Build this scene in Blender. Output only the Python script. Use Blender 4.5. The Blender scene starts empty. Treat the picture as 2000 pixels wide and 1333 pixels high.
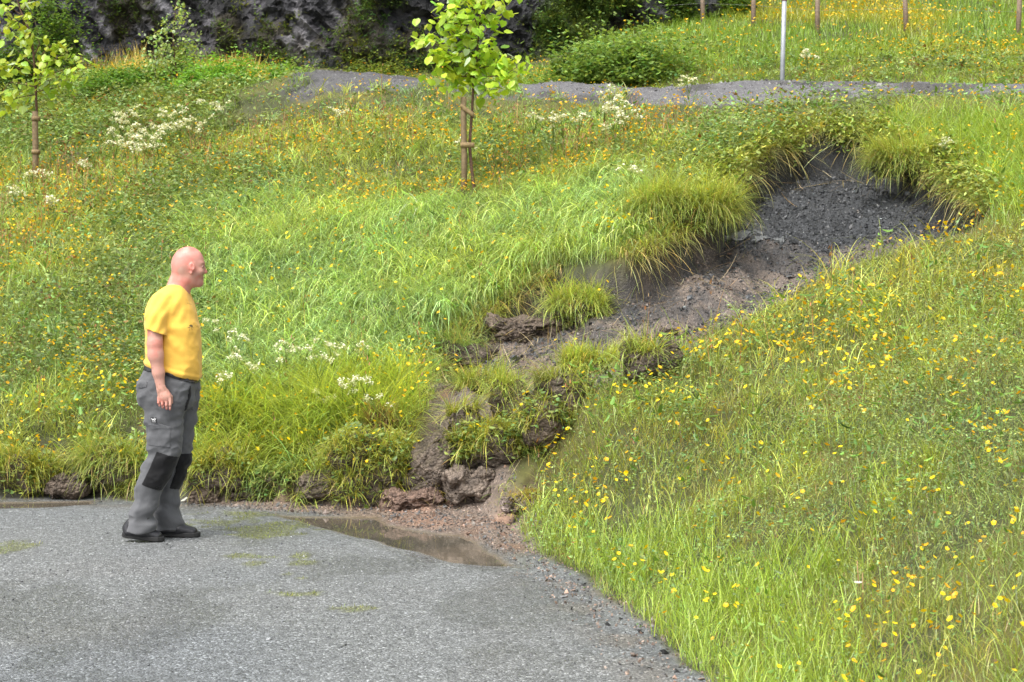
import bpy, math, random
import numpy as np
from mathutils import Vector, Matrix

# ------------------------------------------------------------------ camera, world, sun
S = bpy.context.scene
COL = bpy.data.collections.new('place'); S.collection.children.link(COL)
F = 3500.0; CH = 1.65; HY = 530.0          # focal length in px of the 2000 px photo, camera height, eye level row
cam = bpy.data.cameras.new('camera'); camo = bpy.data.objects.new('camera', cam)
S.collection.objects.link(camo); S.camera = camo
cam.sensor_width = 36.0; cam.lens = 36.0*F/2000.0
cam.shift_y = -(666.5-HY)/2000.0
cam.clip_start = 0.1; cam.clip_end = 900
camo.location = (0, 0, CH); camo.rotation_euler = (math.radians(90), 0, 0)
cam.dof.use_dof = True; cam.dof.focus_distance = 12.2; cam.dof.aperture_fstop = 9

SUN_EL, SUN_AZ = math.radians(58), math.radians(215)
w = bpy.data.worlds.new('World'); S.world = w; w.use_nodes = True
wn = w.node_tree; bg = wn.nodes['Background']
sky = wn.nodes.new('ShaderNodeTexSky'); sky.sky_type = 'NISHITA'; sky.sun_disc = False
sky.sun_elevation = SUN_EL; sky.sun_rotation = SUN_AZ; sky.dust_density = 4; sky.air_density = 1.0; sky.ozone_density = 1
hs = wn.nodes.new('ShaderNodeHueSaturation'); hs.inputs['Saturation'].default_value = 0.22
wn.links.new(sky.outputs[0], hs.inputs['Color']); wn.links.new(hs.outputs[0], bg.inputs['Color'])
bg.inputs['Strength'].default_value = 0.125
sl = bpy.data.lights.new('sun', 'SUN'); sl.energy = 1.25; sl.angle = math.radians(38); sl.color = (1, 0.97, 0.91)
so = bpy.data.objects.new('sun', sl); S.collection.objects.link(so)
# direction to the sun: azimuth measured from +Y clockwise
sd_ = Vector((math.sin(SUN_AZ)*math.cos(SUN_EL), math.cos(SUN_AZ)*math.cos(SUN_EL), math.sin(SUN_EL)))
so.rotation_euler = sd_.to_track_quat('Z', 'Y').to_euler()
S.view_settings.view_transform = 'Standard'; S.view_settings.look = 'None'
S.view_settings.exposure = 1.34; S.view_settings.gamma = 1

# ------------------------------------------------------------------ numeric helpers
R = np.random.RandomState(7)
def ihash(*a, seed=0):
    h = np.full(a[0].shape, (seed*2654435761 + 12345) & 0xffffffff, dtype=np.uint64)
    for q, k in zip(a, (374761393, 668265263, 2147483647)):
        h = (h ^ ((q.astype(np.int64) & 0xffffffff).astype(np.uint64)*k)) & 0xffffffff
        h = (h*2246822519) & 0xffffffff
        h = h ^ (h >> np.uint64(13))
    h = (h*3266489917) & 0xffffffff
    h = h ^ (h >> np.uint64(16))
    return h.astype(np.float64)/4294967295.0
def vn2(x, y, seed=0):
    xi = np.floor(x); yi = np.floor(y); fx = x-xi; fy = y-yi
    fx = fx*fx*(3-2*fx); fy = fy*fy*(3-2*fy)
    a = ihash(xi, yi, seed=seed); b = ihash(xi+1, yi, seed=seed); c = ihash(xi, yi+1, seed=seed); d = ihash(xi+1, yi+1, seed=seed)
    return (a*(1-fx)+b*fx)*(1-fy)+(c*(1-fx)+d*fx)*fy
def fbm2(x, y, oct=4, seed=0):
    s = 0; a = 0.5; n = 0
    x = np.asarray(x, float); y = np.asarray(y, float)
    for i in range(oct):
        s = s + a*vn2(x, y, seed+i*17); n += a; a *= .5; x = x*2.03+3.1; y = y*2.03+1.7
    return s/n
def vn3(x, y, z, seed=0):
    xi = np.floor(x); yi = np.floor(y); zi = np.floor(z); fx = x-xi; fy = y-yi; fz = z-zi
    fx = fx*fx*(3-2*fx); fy = fy*fy*(3-2*fy); fz = fz*fz*(3-2*fz)
    r = 0
    for dx in (0, 1):
        for dy in (0, 1):
            for dz in (0, 1):
                wgt = (fx if dx else 1-fx)*(fy if dy else 1-fy)*(fz if dz else 1-fz)
                r = r + wgt*ihash(xi+dx, yi+dy, zi+dz, seed=seed)
    return r
def fbm3(x, y, z, oct=4, seed=0):
    s = 0; a = 0.5; n = 0
    for i in range(oct):
        s = s + a*vn3(x, y, z, seed+i*31); n += a; a *= .5; x = x*2.03+1.3; y = y*2.03+5.1; z = z*2.03+2.2
    return s/n
def ss(a, b, x):
    t = np.clip((x-a)/(b-a), 0, 1); return t*t*(3-2*t)
def seg_dist(x, y, P, closed=True):
    P = np.asarray(P, float); n = len(P); d = np.full(x.shape, 1e9)
    for i in range(n if closed else n-1):
        ax, ay = P[i]; bx, by = P[(i+1) % n]
        dx, dy = bx-ax, by-ay; L = dx*dx+dy*dy+1e-12
        t = np.clip(((x-ax)*dx+(y-ay)*dy)/L, 0, 1)
        d = np.minimum(d, (x-ax-t*dx)**2+(y-ay-t*dy)**2)
    return np.sqrt(d)
def inside(x, y, P):
    P = np.asarray(P, float); n = len(P); c = np.zeros(x.shape, bool)
    for i in range(n):
        ax, ay = P[i]; bx, by = P[(i+1) % n]
        if ay == by: continue
        t = (ay > y) != (by > y)
        c ^= t & (x < (bx-ax)*(y-ay)/(by-ay)+ax)
    return c
def psd(x, y, P):               # signed distance, positive inside
    d = seg_dist(x, y, P); return np.where(inside(x, y, P), d, -d)

# ------------------------------------------------------------------ object helpers
def tag(o, label=None, cat=None, group=None, kind=None):
    if label: o['label'] = label
    if cat: o['category'] = cat
    if group: o['group'] = group
    if kind: o['kind'] = kind
    return o
def empty(name, loc, rz=0):
    o = bpy.data.objects.new(name, None); COL.objects.link(o); o.location = loc; o.rotation_euler = (0, 0, rz); return o
def build(name, V, faces, mat, parent=None, col=None, smooth=True, attrs=None, loc=None):
    """V (n,3); faces = list of int arrays (m,3)/(m,4). One mesh object."""
    V = np.ascontiguousarray(V, dtype=np.float32)
    me = bpy.data.meshes.new(name)
    faces = [np.asarray(f, dtype=np.int32) for f in faces if len(f)]
    tot = [np.full(len(f), f.shape[1], dtype=np.int32) for f in faces]
    tot = np.concatenate(tot); lv = np.concatenate([f.ravel() for f in faces])
    me.vertices.add(len(V)); me.vertices.foreach_set('co', V.ravel())
    me.loops.add(len(lv)); me.loops.foreach_set('vertex_index', lv)
    me.polygons.add(len(tot))
    st = np.concatenate([[0], np.cumsum(tot)[:-1]]).astype(np.int32)
    me.polygons.foreach_set('loop_start', st); me.polygons.foreach_set('loop_total', tot)
    me.polygons.foreach_set('use_smooth', np.full(len(tot), smooth))
    if col is not None:
        a = me.color_attributes.new('Col', 'FLOAT_COLOR', 'POINT')
        c = np.ones((len(V), 4), np.float32); c[:, :col.shape[1]] = col
        a.data.foreach_set('color', c.ravel())
    for k, v in (attrs or {}).items():
        a = me.attributes.new(k, 'FLOAT', 'POINT'); a.data.foreach_set('value', np.asarray(v, np.float32))
    me.update(calc_edges=True); me.validate()
    me.materials.append(mat)
    o = bpy.data.objects.new(name, me); COL.objects.link(o)
    if parent is not None: o.parent = parent
    if loc is not None: o.location = loc
    return o
class MB:
    def __init__(s): s.V = []; s.F = {}; s.C = []; s.n = 0
    def add(s, V, fs, col=None):
        V = np.asarray(V, float).reshape(-1, 3)
        for f in fs:
            f = np.asarray(f, int)
            if len(f): s.F.setdefault(f.shape[1], []).append(f+s.n)
        s.V.append(V); s.n += len(V)
        c = np.ones((len(V), 3)) if col is None else np.broadcast_to(np.asarray(col, float), (len(V), 3))
        s.C.append(c)
    def build(s, name, mat, parent=None, **k):
        V = np.concatenate(s.V); F = [np.concatenate(v) for v in s.F.values()]
        return build(name, V, F, mat, parent, col=np.concatenate(s.C), **k)
def tube(mb, pts, rad, n=8, col=None, cap=True):
    pts = np.asarray(pts, float); m = len(pts); rad = np.broadcast_to(rad, (m,))
    T = np.gradient(pts, axis=0); T /= np.linalg.norm(T, axis=1)[:, None]+1e-9
    up = np.array([0.13, 0.99, 0.05]);
    A = np.cross(T, up); A /= np.linalg.norm(A, axis=1)[:, None]+1e-9; B = np.cross(T, A)
    th = np.arange(n)*2*np.pi/n
    V = pts[:, None, :]+rad[:, None, None]*(np.cos(th)[None, :, None]*A[:, None, :]+np.sin(th)[None, :, None]*B[:, None, :])
    V = V.reshape(-1, 3); q = []
    for i in range(m-1):
        for j in range(n):
            q.append((i*n+j, i*n+(j+1) % n, (i+1)*n+(j+1) % n, (i+1)*n+j))
    t = []
    if cap:
        V = np.vstack([V, pts[0], pts[-1]]); a = m*n
        for j in range(n):
            t.append((a, (j+1) % n, j)); t.append((a+1, (m-1)*n+j, (m-1)*n+(j+1) % n))
    mb.add(V, [np.array(q).reshape(-1, 4), np.array(t).reshape(-1, 3)], col)
def box(mb, c, s, rot=None, col=None, jit=0):
    v = np.array([[x, y, z] for x in (-1, 1) for y in (-1, 1) for z in (-1, 1)], float)*np.array(s)/2
    if jit: v += R.uniform(-jit, jit, v.shape)
    if rot is not None: v = v @ np.array(rot).T
    v += np.array(c)
    mb.add(v, [np.array([(0, 1, 3, 2), (4, 6, 7, 5), (0, 4, 5, 1), (2, 3, 7, 6), (0, 2, 6, 4), (1, 5, 7, 3)])], col)

# ------------------------------------------------------------------ materials
def mat(name):
    m = bpy.data.materials.new(name); m.use_nodes = True
    nt = m.node_tree; return m, nt, nt.nodes['Principled BSDF']
def N(nt, t, **k):
    n = nt.nodes.new(t)
    for a, b in k.items():
        if a.startswith('i_'):
            n.inputs[a[2:].replace('_', ' ')].default_value = b
        else: setattr(n, a, b)
    return n
def mixmul(nt, a, b, fac=1.0, mode='MULTIPLY'):
    n = nt.nodes.new('ShaderNodeMix'); n.data_type = 'RGBA'; n.blend_type = mode; n.inputs[0].default_value = fac
    nt.links.new(a, n.inputs[6]); nt.links.new(b, n.inputs[7]); return n.outputs[2]
def ramp(nt, src, stops):
    n = nt.nodes.new('ShaderNodeValToRGB'); nt.links.new(src, n.inputs[0])
    e = n.color_ramp.elements
    while len(e) < len(stops): e.new(0.5)
    for q, (p, c) in zip(e, stops):
        q.position = p; q.color = tuple(c)+(1,) if len(c) == 3 else c
    return n.outputs[0]
def g3(v): return (v, v, v)
def veg_mat(name, transl=0.35, rough=0.45, spec=0.35):
    m, nt, p = mat(name)
    a = N(nt, 'ShaderNodeAttribute', attribute_name='Col')
    p.inputs['Roughness'].default_value = rough; p.inputs['Specular IOR Level'].default_value = spec
    nt.links.new(a.outputs['Color'], p.inputs['Base Color'])
    tr = N(nt, 'ShaderNodeBsdfTranslucent')
    mm = N(nt, 'ShaderNodeMix', data_type='RGBA', blend_type='MULTIPLY'); mm.inputs[0].default_value = 1
    nt.links.new(a.outputs['Color'], mm.inputs[6]); mm.inputs[7].default_value = (1.5, 1.4, 0.7, 1)
    nt.links.new(mm.outputs[2], tr.inputs['Color'])
    mx = N(nt, 'ShaderNodeMixShader'); mx.inputs[0].default_value = transl
    nt.links.new(p.outputs[0], mx.inputs[1]); nt.links.new(tr.outputs[0], mx.inputs[2])
    nt.links.new(mx.outputs[0], nt.nodes['Material Output'].inputs['Surface'])
    return m
def coords(nt): return N(nt, 'ShaderNodeTexCoord').outputs['Object']
def rough_mat(name, scale, bump, rough=0.8, var=0.5, spec=0.3, chips=False, cscale=60, lo=.6, hi=1.5, dist=.02):
    """vertex colour broken by noise and chips"""
    m, nt, p = mat(name)
    a = N(nt, 'ShaderNodeAttribute', attribute_name='Col').outputs['Color']
    co = coords(nt)
    n1 = N(nt, 'ShaderNodeTexNoise', i_Scale=scale, i_Detail=8.0, i_Roughness=.65); nt.links.new(co, n1.inputs['Vector'])
    c = mixmul(nt, a, ramp(nt, n1.outputs['Fac'], [(0.3, g3(1-var)), (0.7, g3(1+var))]))
    h = n1.outputs['Fac']
    if chips:
        v = N(nt, 'ShaderNodeTexVoronoi', i_Scale=cscale); nt.links.new(co, v.inputs['Vector'])
        sp = N(nt, 'ShaderNodeSeparateColor'); nt.links.new(v.outputs['Color'], sp.inputs[0])
        c = mixmul(nt, c, ramp(nt, sp.outputs[0], [(0, g3(lo)), (.6, g3(1)), (1, g3(hi))]))
        mt = N(nt, 'ShaderNodeMath', operation='SUBTRACT'); nt.links.new(n1.outputs['Fac'], mt.inputs[0]); nt.links.new(v.outputs['Distance'], mt.inputs[1])
        h = mt.outputs[0]
    b = N(nt, 'ShaderNodeBump', i_Strength=bump, i_Distance=dist); nt.links.new(h, b.inputs['Height'])
    nt.links.new(b.outputs[0], p.inputs['Normal'])
    nt.links.new(c, p.inputs['Base Color'])
    p.inputs['Roughness'].default_value = rough; p.inputs['Specular IOR Level'].default_value = spec
    return m
M_GRASS = veg_mat('grass_blades', .35, .32, .5)
M_LEAF = veg_mat('herb_leaves', .3, .4, .45)
M_TREELEAF = veg_mat('tree_leaves', .4, .35, .5)
M_PETAL = veg_mat('petals', .25, .35, .4)
M_SOIL = rough_mat('turned_soil', 16, .7, .7, .5, .35, True, 48, .7, 1.4, .03)
M_BARK = rough_mat('bark', 40, .6, .85, .4, .2)
M_WOOD = rough_mat('weathered_wood', 25, .4, .8, .35, .2)
M_STONE = rough_mat('wet_stone', 18, .5, .4, .4, .5)
M_SLATE = rough_mat('slate_chips', 60, .3, .38, .3, .5)

# ------------------------------------------------------------------ terrain
def W(px, py, d): return ((px-1000)/F*d, d, CH-(py-HY)/F*d)
def G0(px, py): d = CH*F/(py-HY); return ((px-1000)/F*d, d)     # on the flat road
ctrl = [W(*q) for q in [
 (0,940,13.3),(0,880,13.7),(0,700,15.5),(0,500,18.5),(0,350,23),(0,250,27),(0,170,31),
 (300,900,13.4),(300,800,14.2),(300,700,15.2),(300,500,18),(300,350,22),(300,230,26),(300,145,30),
 (500,900,13.2),(500,720,15),(500,550,17.2),(500,400,20.3),(500,260,24.2),(500,165,28),
 (700,880,13.0),(700,750,14.3),(700,600,16.1),(700,450,18.3),(700,300,21),(700,200,23.7),
 (908,390,19),(908,550,16.5),(908,700,14.7),(908,850,13.2),(908,250,21.8),
 (1200,900,11),(1200,1050,9.9),(1200,750,12.3),(1200,600,14.2),(1200,450,16.2),(1200,300,19),(1200,215,21.5),
 (1500,1300,7.3),(1500,1150,8.3),(1500,1000,9.4),(1500,850,10.7),(1500,700,12.2),(1500,550,14),(1500,400,16.1),(1500,280,18.4),(1500,215,20),
 (1900,1250,6.3),(1900,1000,8),(1900,850,9.3),(1900,700,10.8),(1900,550,12.6),(1900,420,14.6),(1900,300,16.9),(1900,220,18.8),
 (2200,1250,5.7),(2200,850,8.5),(2200,500,12.6),(2200,200,18.4),
 (2600,900,7.2),(2600,500,11.8),(2600,200,17.8),
 (-300,940,13.5),(-300,600,16.8),(-300,350,23),(-300,170,31),
 (560,152,25.4),(700,152,24.9),(900,158,24.3),(1100,164,23.4),(1400,173,22),(1700,176,21),(2000,176,20.2),(2300,176,19.6)]]
for q in [(560,152,25.4),(900,158,24.3),(1100,164,23.4),(1400,173,22),(1700,176,21),(2000,176,20.2),(2300,176,19.6)]:
    x, y, z = W(*q); ctrl += [(x+.2, y+2.2, z-.05), (x+.3, y+4.2, z-.02)]
ctrl += [(-9,31.5,4.95),(-8,34,5.3),(-12,31,4.95),(-14,36,5.6),(-2.5,33,5.1),(0,33,5.15),(-5,33,5.3),(-3,38,7),(-9,39,8),(0.5,38,7),
 W(1250,120,31),W(1400,130,30),W(1400,80,33.5),W(1600,120,30),W(1600,98,32.6),W(1595,72,34),W(1800,140,28.5),W(1800,100,32),W(1800,68,34),W(2000,145,27.5),W(2000,105,31.3),W(2000,72,33.5),
 W(1600,0,40),W(1900,0,40),W(2200,0,39.5),W(2200,100,31.5),(4,46,10),(10,46,10),(14,46,10),(-2,48,12),(-12,48,13),(5,58,15),(-5,58,17),(14,58,15),(-14,58,17),(14,34,5.5),(14,24,4.0),(14,14,3.8),(9,10,3.3),(9,6,3.0),(5,4,2.0),(14,4,4.2),(4,1,1.5),(4,-6,1.5),(14,-6,4)]
ctrl += [(1.0,5.5,0.03),(1.1,3,.03),(1.1,-5,.03),(-14,13.6,.1),(-14,20,2),(-5,11,-.1),(-1,9,-.15),(-3,6,-.3),(-10,5,-.3),(-10,-5,-.5),(0,0,-.2)]
ctrl = np.array(ctrl)
def tps_fit(P):
    n = len(P); d = np.linalg.norm(P[:, None, :2]-P[None, :, :2], axis=2)
    K = np.where(d > 0, d*d*np.log(d+1e-12), 0)+np.eye(n)*0.02
    A = np.zeros((n+3, n+3)); A[:n, :n] = K; A[:n, n] = 1; A[:n, n+1:] = P[:, :2]; A[n, :n] = 1; A[n+1:, :n] = P[:, :2].T
    return np.linalg.solve(A, np.concatenate([P[:, 2], np.zeros(3)]))
TW = tps_fit(ctrl)
def tps(x, y):
    x = np.clip(x, -14, 14); y = np.clip(y, -6, 58)
    z = TW[-3]+TW[-2]*x+TW[-1]*y
    for i in range(len(ctrl)):
        r2 = (x-ctrl[i, 0])**2+(y-ctrl[i, 1])**2
        z = z+TW[i]*0.5*r2*np.log(r2+1e-12)
    return z
def axis(parts):
    out = []
    for a, b, s in parts: out.append(np.arange(a, b, s))
    return np.concatenate(out)
GX = np.concatenate([[-260,-180,-120,-80,-55,-40,-30,-23,-18,-15.5], axis([(-14,-9,.25),(-9,-5.2,.08),(-5.2,5.6,.03),(5.6,9,.08),(9,14,.25)]), [14.5,16,19,24,32,45,65,95,140,200,260]])
GY = np.concatenate([[-260,-180,-120,-80,-50,-30,-18,-10,-5,-1,1,2,3], axis([(4,6,.1),(6,22.5,.03),(22.5,27,.06),(27,36,.1),(36,60,.4)]), [62,70,85,110,150,200,260]])
XX, YY = np.meshgrid(GX, GY, indexing='ij')
ROAD = [G0(*q) for q in [(0,972),(170,966),(250,980),(400,982),(520,986),(640,992),(750,996),(830,990),(930,1005),(990,1030),(1020,1065),(1110,1115),(1180,1165),(1250,1215),(1380,1333),(1500,1500)]]
ROADP = [(-300,15),(-30,13.8),(-8,13.25)]+ROAD+[(.86,4),(.9,0),(1.2,-300),(-300,-300)]
SDR = -psd(XX+.10*(fbm2(XX*2.5,YY*2.5,3,5)-.5), YY+.14*(fbm2(XX*3,YY*3,3,9)-.5), ROADP)      # positive on the bank
Z0 = tps(XX, YY)
left = ss(.45, -.1, XX)*ss(9.5, 11, YY)
toe = left*(0.20+.16*(fbm2(XX*1.6, XX*0+3, 3, 3)-.3))
ZB = np.maximum(Z0, .0)*ss(-.05, .8, SDR)+toe*ss(0.0, .16, SDR)*ss(2.2, .3, SDR)
farhill = ss(14, 60, np.abs(XX))*ss(8, 60, YY)*14 + ss(58, 140, YY)*40
ZB = ZB+farhill*ss(0, 4, SDR)
ZB = np.where(SDR > 0, ZB+ss(0, 1, SDR)*(.12*(fbm2(XX*.9, YY*.9, 4, 21)-.5)+.06*(fbm2(XX*4, YY*4, 3, 22)-.5)), ZB)
class Grid:
    def __init__(s, Z): s.Z = Z
    def __call__(s, x, y):
        x = np.asarray(x, float); y = np.asarray(y, float)
        i = np.clip(np.searchsorted(GX, x)-1, 0, len(GX)-2); j = np.clip(np.searchsorted(GY, y)-1, 0, len(GY)-2)
        fx = np.clip((x-GX[i])/(GX[i+1]-GX[i]), 0, 1); fy = np.clip((y-GY[j])/(GY[j+1]-GY[j]), 0, 1); Z = s.Z
        return (Z[i, j]*(1-fx)+Z[i+1, j]*fx)*(1-fy)+(Z[i, j+1]*(1-fx)+Z[i+1, j+1]*fx)*fy
HB = Grid(ZB)
def at(px, py, H=None, dmin=5.0):
    """first point of the hillside on the line of sight through a pixel of the photo"""
    H = H or HB
    t = np.arange(dmin, 60, .02); x = (px-1000)/F*t; z = CH-(py-HY)/F*t
    hit = np.nonzero(H(x, t) >= z)[0]
    k = hit[0] if len(hit) else len(t)-1
    return np.array([x[k], t[k], float(H(x[k], t[k]))])
def poly(pts): return [tuple(at(*p)[:2]) for p in pts]
FARLIP = poly([(1945,395),(1905,362),(1830,325),(1770,305),(1720,272),(1640,256),(1555,268),(1465,308),(1412,362),(1385,425),(1290,470),(1215,508),(1140,532),(1070,540),(995,582),(935,628),(862,692),(845,740)])
NEARLIP = poly([(930,760),(1000,790),(1070,802),(1115,782),(1200,748),(1295,704),(1400,652),(1520,595),(1600,555),(1700,510),(1810,480),(1890,455)])
SCAR = FARLIP+NEARLIP
wx = XX+.22*(fbm2(XX*2.2, YY*2.2, 4, 41)-.5); wy = YY+.3*(fbm2(XX*2.2, YY*2.2, 4, 47)-.5)
near_box = (XX > -6) & (XX < 8) & (YY > 8) & (YY < 24)
def near_eval(f, fill=-9.):
    out = np.full(XX.shape, fill); out[near_box] = f(wx[near_box], wy[near_box]); return out
SDS = near_eval(lambda a, b: psd(a, b, SCAR))
DF = near_eval(lambda a, b: seg_dist(a, b, FARLIP, False), 9.)
DN = near_eval(lambda a, b: seg_dist(a, b, NEARLIP, False), 9.)
# the slide deposit below the channel
DEP = poly([(850,745),(930,770),(1060,800),(1080,850),(1010,900),(1000,960)])+[G0(1010,1012),G0(930,1015),G0(800,1005),G0(770,998)]+poly([(800,900),(820,840)])
SDD = near_eval(lambda a, b: psd(a, b, DEP))
dig = np.where(SDS > 0, (.36*ss(0, .10, DF)+.18*ss(0, 1.1, DF))*ss(0, 1.3, DN)+.05, 0)
dig = dig*(0.75+.5*fbm2(XX*1.2, YY*1.2, 3, 61))*(.35+.65*ss(1.0, 1.9, ZB))
dig += np.where(SDS > 0, ss(0,.3,SDS)*(.13*(fbm2(XX*5, YY*5, 5, 63)-.5)+.05*(fbm2(XX*18,YY*18,3,66)-.5)+.14*(fbm2(XX*7+YY*2.2,YY*1.1,4,68)-.5)), 0)
ZF = ZB-np.where(SDS > 0, dig, 0)
lump = np.abs(fbm2(XX*3.2, YY*3.2, 5, 71)-.5)*2
ZF = ZF+ss(0, .25, SDD)*(.10+.22*lump-.1)+ss(0, .2, SDD)*.06*(fbm2(XX*14, YY*14, 3, 77)-.5)
# broken toe along the road: hollows with bare soil
hol = left*ss(.0, .12, SDR)*ss(.75, .3, SDR)*ss(.49, .58, fbm2(XX*2.6, YY*2.6, 3, 81))
ZF = ZF-hol*.15*(.5+fbm2(XX*6, YY*6, 3, 83))
# puddles: shallow dips in the road
PUD = [G0(*q) for q in [(530,1004),(600,1006),(680,1007),(735,1008),(760,1022),(800,1032),(860,1040),(905,1042),(940,1060),(975,1085),(1010,1106),(960,1106),(880,1098),(810,1078),(720,1054),(640,1034),(570,1014)]]
PUD2 = [G0(*q) for q in [(-120,980),(0,980),(90,978),(190,976),(180,985),(100,990),(0,993),(-120,995)]]
def pd(P, s): return np.where(near_box | ((XX<-3)&(XX>-8)&(YY>11)&(YY<15)), psd(XX+.05*(fbm2(XX*7, YY*7, 3, s)-.5), YY+.08*(fbm2(XX*7, YY*7, 3, s+3)-.5), P), -9)
SP = np.maximum(pd(PUD, 91), pd(PUD2, 95))
flat = ss(.1, -.1, SDR)
ZF = ZF+flat*.012*(fbm2(XX*.8, YY*.8, 3, 99)-.5)*ss(.0,-.3,SP)
ZF = ZF-.03*ss(-.03, .12, SP)
# silt fan spread over the asphalt
SILT = [G0(*q) for q in [(380,984),(520,996),(700,1012),(770,1030),(860,1046),(930,1052),(985,1072),(1030,1080),(1060,1040),(1010,985),(800,960),(380,965)]]
SSI = near_eval(lambda a, b: psd(a, b, SILT))
ZF = ZF+.022*ss(-.05, .3, SSI)*ss(0.02, -.08, SP)*ss(.3,0,SDR)
# upper gravel road
gb = [(548,150),(562,188),(600,200),(650,192),(740,178),(850,182),(950,190),(1100,198),(1250,207),(1400,210),(1560,203),(1700,193),(1900,186),(2150,183)]
gw = [at(*q) for q in gb]
GRAV = [tuple(q[:2]) for q in gw]+[(12,17),(12.5,24.5)]+[(q[0]+.4, q[1]+6.0) for q in gw[::-1]]
gbx = (XX > -6) & (XX < 14) & (YY > 15) & (YY < 34)
SG = np.full(XX.shape, -9.); gx2 = XX+.3*(fbm2(XX*2,YY*2,3,111)-.5); gy2 = YY+.5*(fbm2(XX*2,YY*2,3,113)-.5)
SG[gbx] = psd(gx2[gbx], gy2[gbx], GRAV)
ZF = ZF+ss(0,.2,SG)*.010*(fbm2(XX*6,YY*6,4,115)-.5)+.07*ss(-.1,.5,SG)*ss(1.2,3.5,XX)
# small ditch with bare earth under the fence
DIT = [tuple(at(*q)[:2]) for q in [(1400,92),(1500,103),(1600,108),(1680,122),(1740,118),(1800,118),(1900,108),(2050,104),(2200,102)]]
dbx = (XX > 2) & (XX < 13) & (YY > 25) & (YY < 40)
DD = np.full(XX.shape, 9.); DD[dbx] = seg_dist(gx2[dbx], gy2[dbx], DIT, False)
ZF = ZF-.16*ss(.45, .05, DD)
H = Grid(ZF)

# zone colours of the bare ground (albedo)
def lerp(a, b, t): return a*(1-t[..., None])+b*t[..., None]
C = np.zeros(XX.shape+(3,)); 
C[:] = (.050, .055, .018)
nz = fbm2(XX*1.5, YY*1.5, 4, 121)
C = lerp(C, np.array([.10, .095, .022]), ss(.4, .65, nz))
soil = np.array([.145, .115, .094]); slate = np.array([.029, .031, .034]); redb = np.array([.15, .095, .065])
asph = np.array([.148, .158, .165])
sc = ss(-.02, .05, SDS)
low = np.clip((2.45-ZB)/.25, 0, 1); n2 = fbm2(XX*3, YY*3, 4, 131); n3 = fbm2(XX*1.1+4, YY*1.1, 4, 135)
scol = lerp(np.broadcast_to(slate, C.shape).copy(), soil, np.clip(low*(.35+ss(.35, .55, n2)), 0, 1))
scol = lerp(scol, slate*1.25, ss(.52, .66, fbm2(XX*4, YY*2.6, 4, 139))*.8)
scol = lerp(scol, redb, ss(.5, .7, n3)*low*ss(1.4, .2, DN)*.8)
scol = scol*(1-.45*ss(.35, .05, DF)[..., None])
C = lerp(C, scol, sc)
C = lerp(C, soil*(.8), ss(-.02, .08, SDD)); C = lerp(C, redb*.9, ss(-.02,.08,SDD)*ss(.5,.65,n2))
C = lerp(C, np.array([.075, .052, .035]), np.clip(hol*1.6, 0, 1))
C = lerp(C, asph, ss(.03, -.03, SDR))
C = lerp(C, asph*np.array([1.06,1.03,.98])*1.12, ss(.02,-.1,SDR)*ss(.42,.6,fbm2(XX*.5+9,YY*.35,3,141))*.8)
dmp = ss(.50, .62, fbm2(XX*1.3+3, YY*.8, 4, 147))*ss(.0, -.3, SDR); C = lerp(C, C*.80, dmp); C = lerp(C, np.array([.17,.17,.168]), ss(.54,.70,fbm2(XX*1.7, YY*1.1+5, 4, 149))*ss(.0,-.2,SDR)*.3)
C = lerp(C, np.array([.10,.105,.108]), ss(.03,-.05,SDR)*ss(-.55,-.1,SDR)*.6*ss(.35,.6,fbm2(XX*3,YY*3,3,143)))
C = lerp(C, np.array([.15, .135, .115]), ss(.10,.02,SDR)*ss(-.5,-.05,SDR)*ss(.35,.6,fbm2(XX*4,YY*4,4,145))*.8)
sil = lerp(np.broadcast_to(np.array([.20, .155, .125]), C.shape).copy(), np.array([.24, .15, .105]), ss(.45, .7, n2))
C = lerp(C, sil, ss(-.08, .12, SSI)*ss(.25, 0, SDR))
C = lerp(C, np.array([.15, .115, .075]), ss(-.02, .05, SP))
# moss on the asphalt
MOSSP = [(440,1020,.35,.5),(520,1035,.45,.5),(470,1005,.4,.3),(595,1085,.10,.16),(590,1100,.12,.14),(500,1100,.10,.12),(480,1085,.2,.15),(560,1122,.09,.12),(560,1160,.2,.12),(0,1070,.25,.35),(700,1190,.15,.1),(590,1130,.12,.1)]
mo = np.zeros(XX.shape)
for px, py, rx, ry in MOSSP:
    gx_, gy_ = G0(px, py)
    mo = np.maximum(mo, np.exp(-((XX-gx_)/rx)**2-((YY-gy_)/ry)**2))
mo = ss(.60, .74, mo*.50+.62*fbm2(XX*9, YY*9, 4, 151))*ss(.02,-.02,SDR)
C = lerp(C, np.array([.13, .14, .04]), mo*.6)
gr = ss(-.05, .12, SG)
C = lerp(C, lerp(np.broadcast_to(np.array([.125, .122, .125]), C.shape).copy(), np.array([.075,.073,.074]), ss(.5,-2.5,XX)*.8), gr)
C = lerp(C, np.array([.07, .066, .064]), gr*ss(.5, .66, fbm2(XX*2.2, YY*2.2, 4, 161)))
C = lerp(C, np.array([.11, .055, .03]), ss(.42, .2, DD))
spk = np.clip(ss(.05, -.05, SDR)+sc*.8+ss(0,.1,SDD)*.5+gr*.8, 0, 1)*(1-.85*ss(-.05,.03,SP))
rgh = np.where(SDR < 0, .58-.16*dmp, .8)-.38*ss(-.22, .02, SP)*ss(.1,0,SDR)-sc*.28
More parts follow.
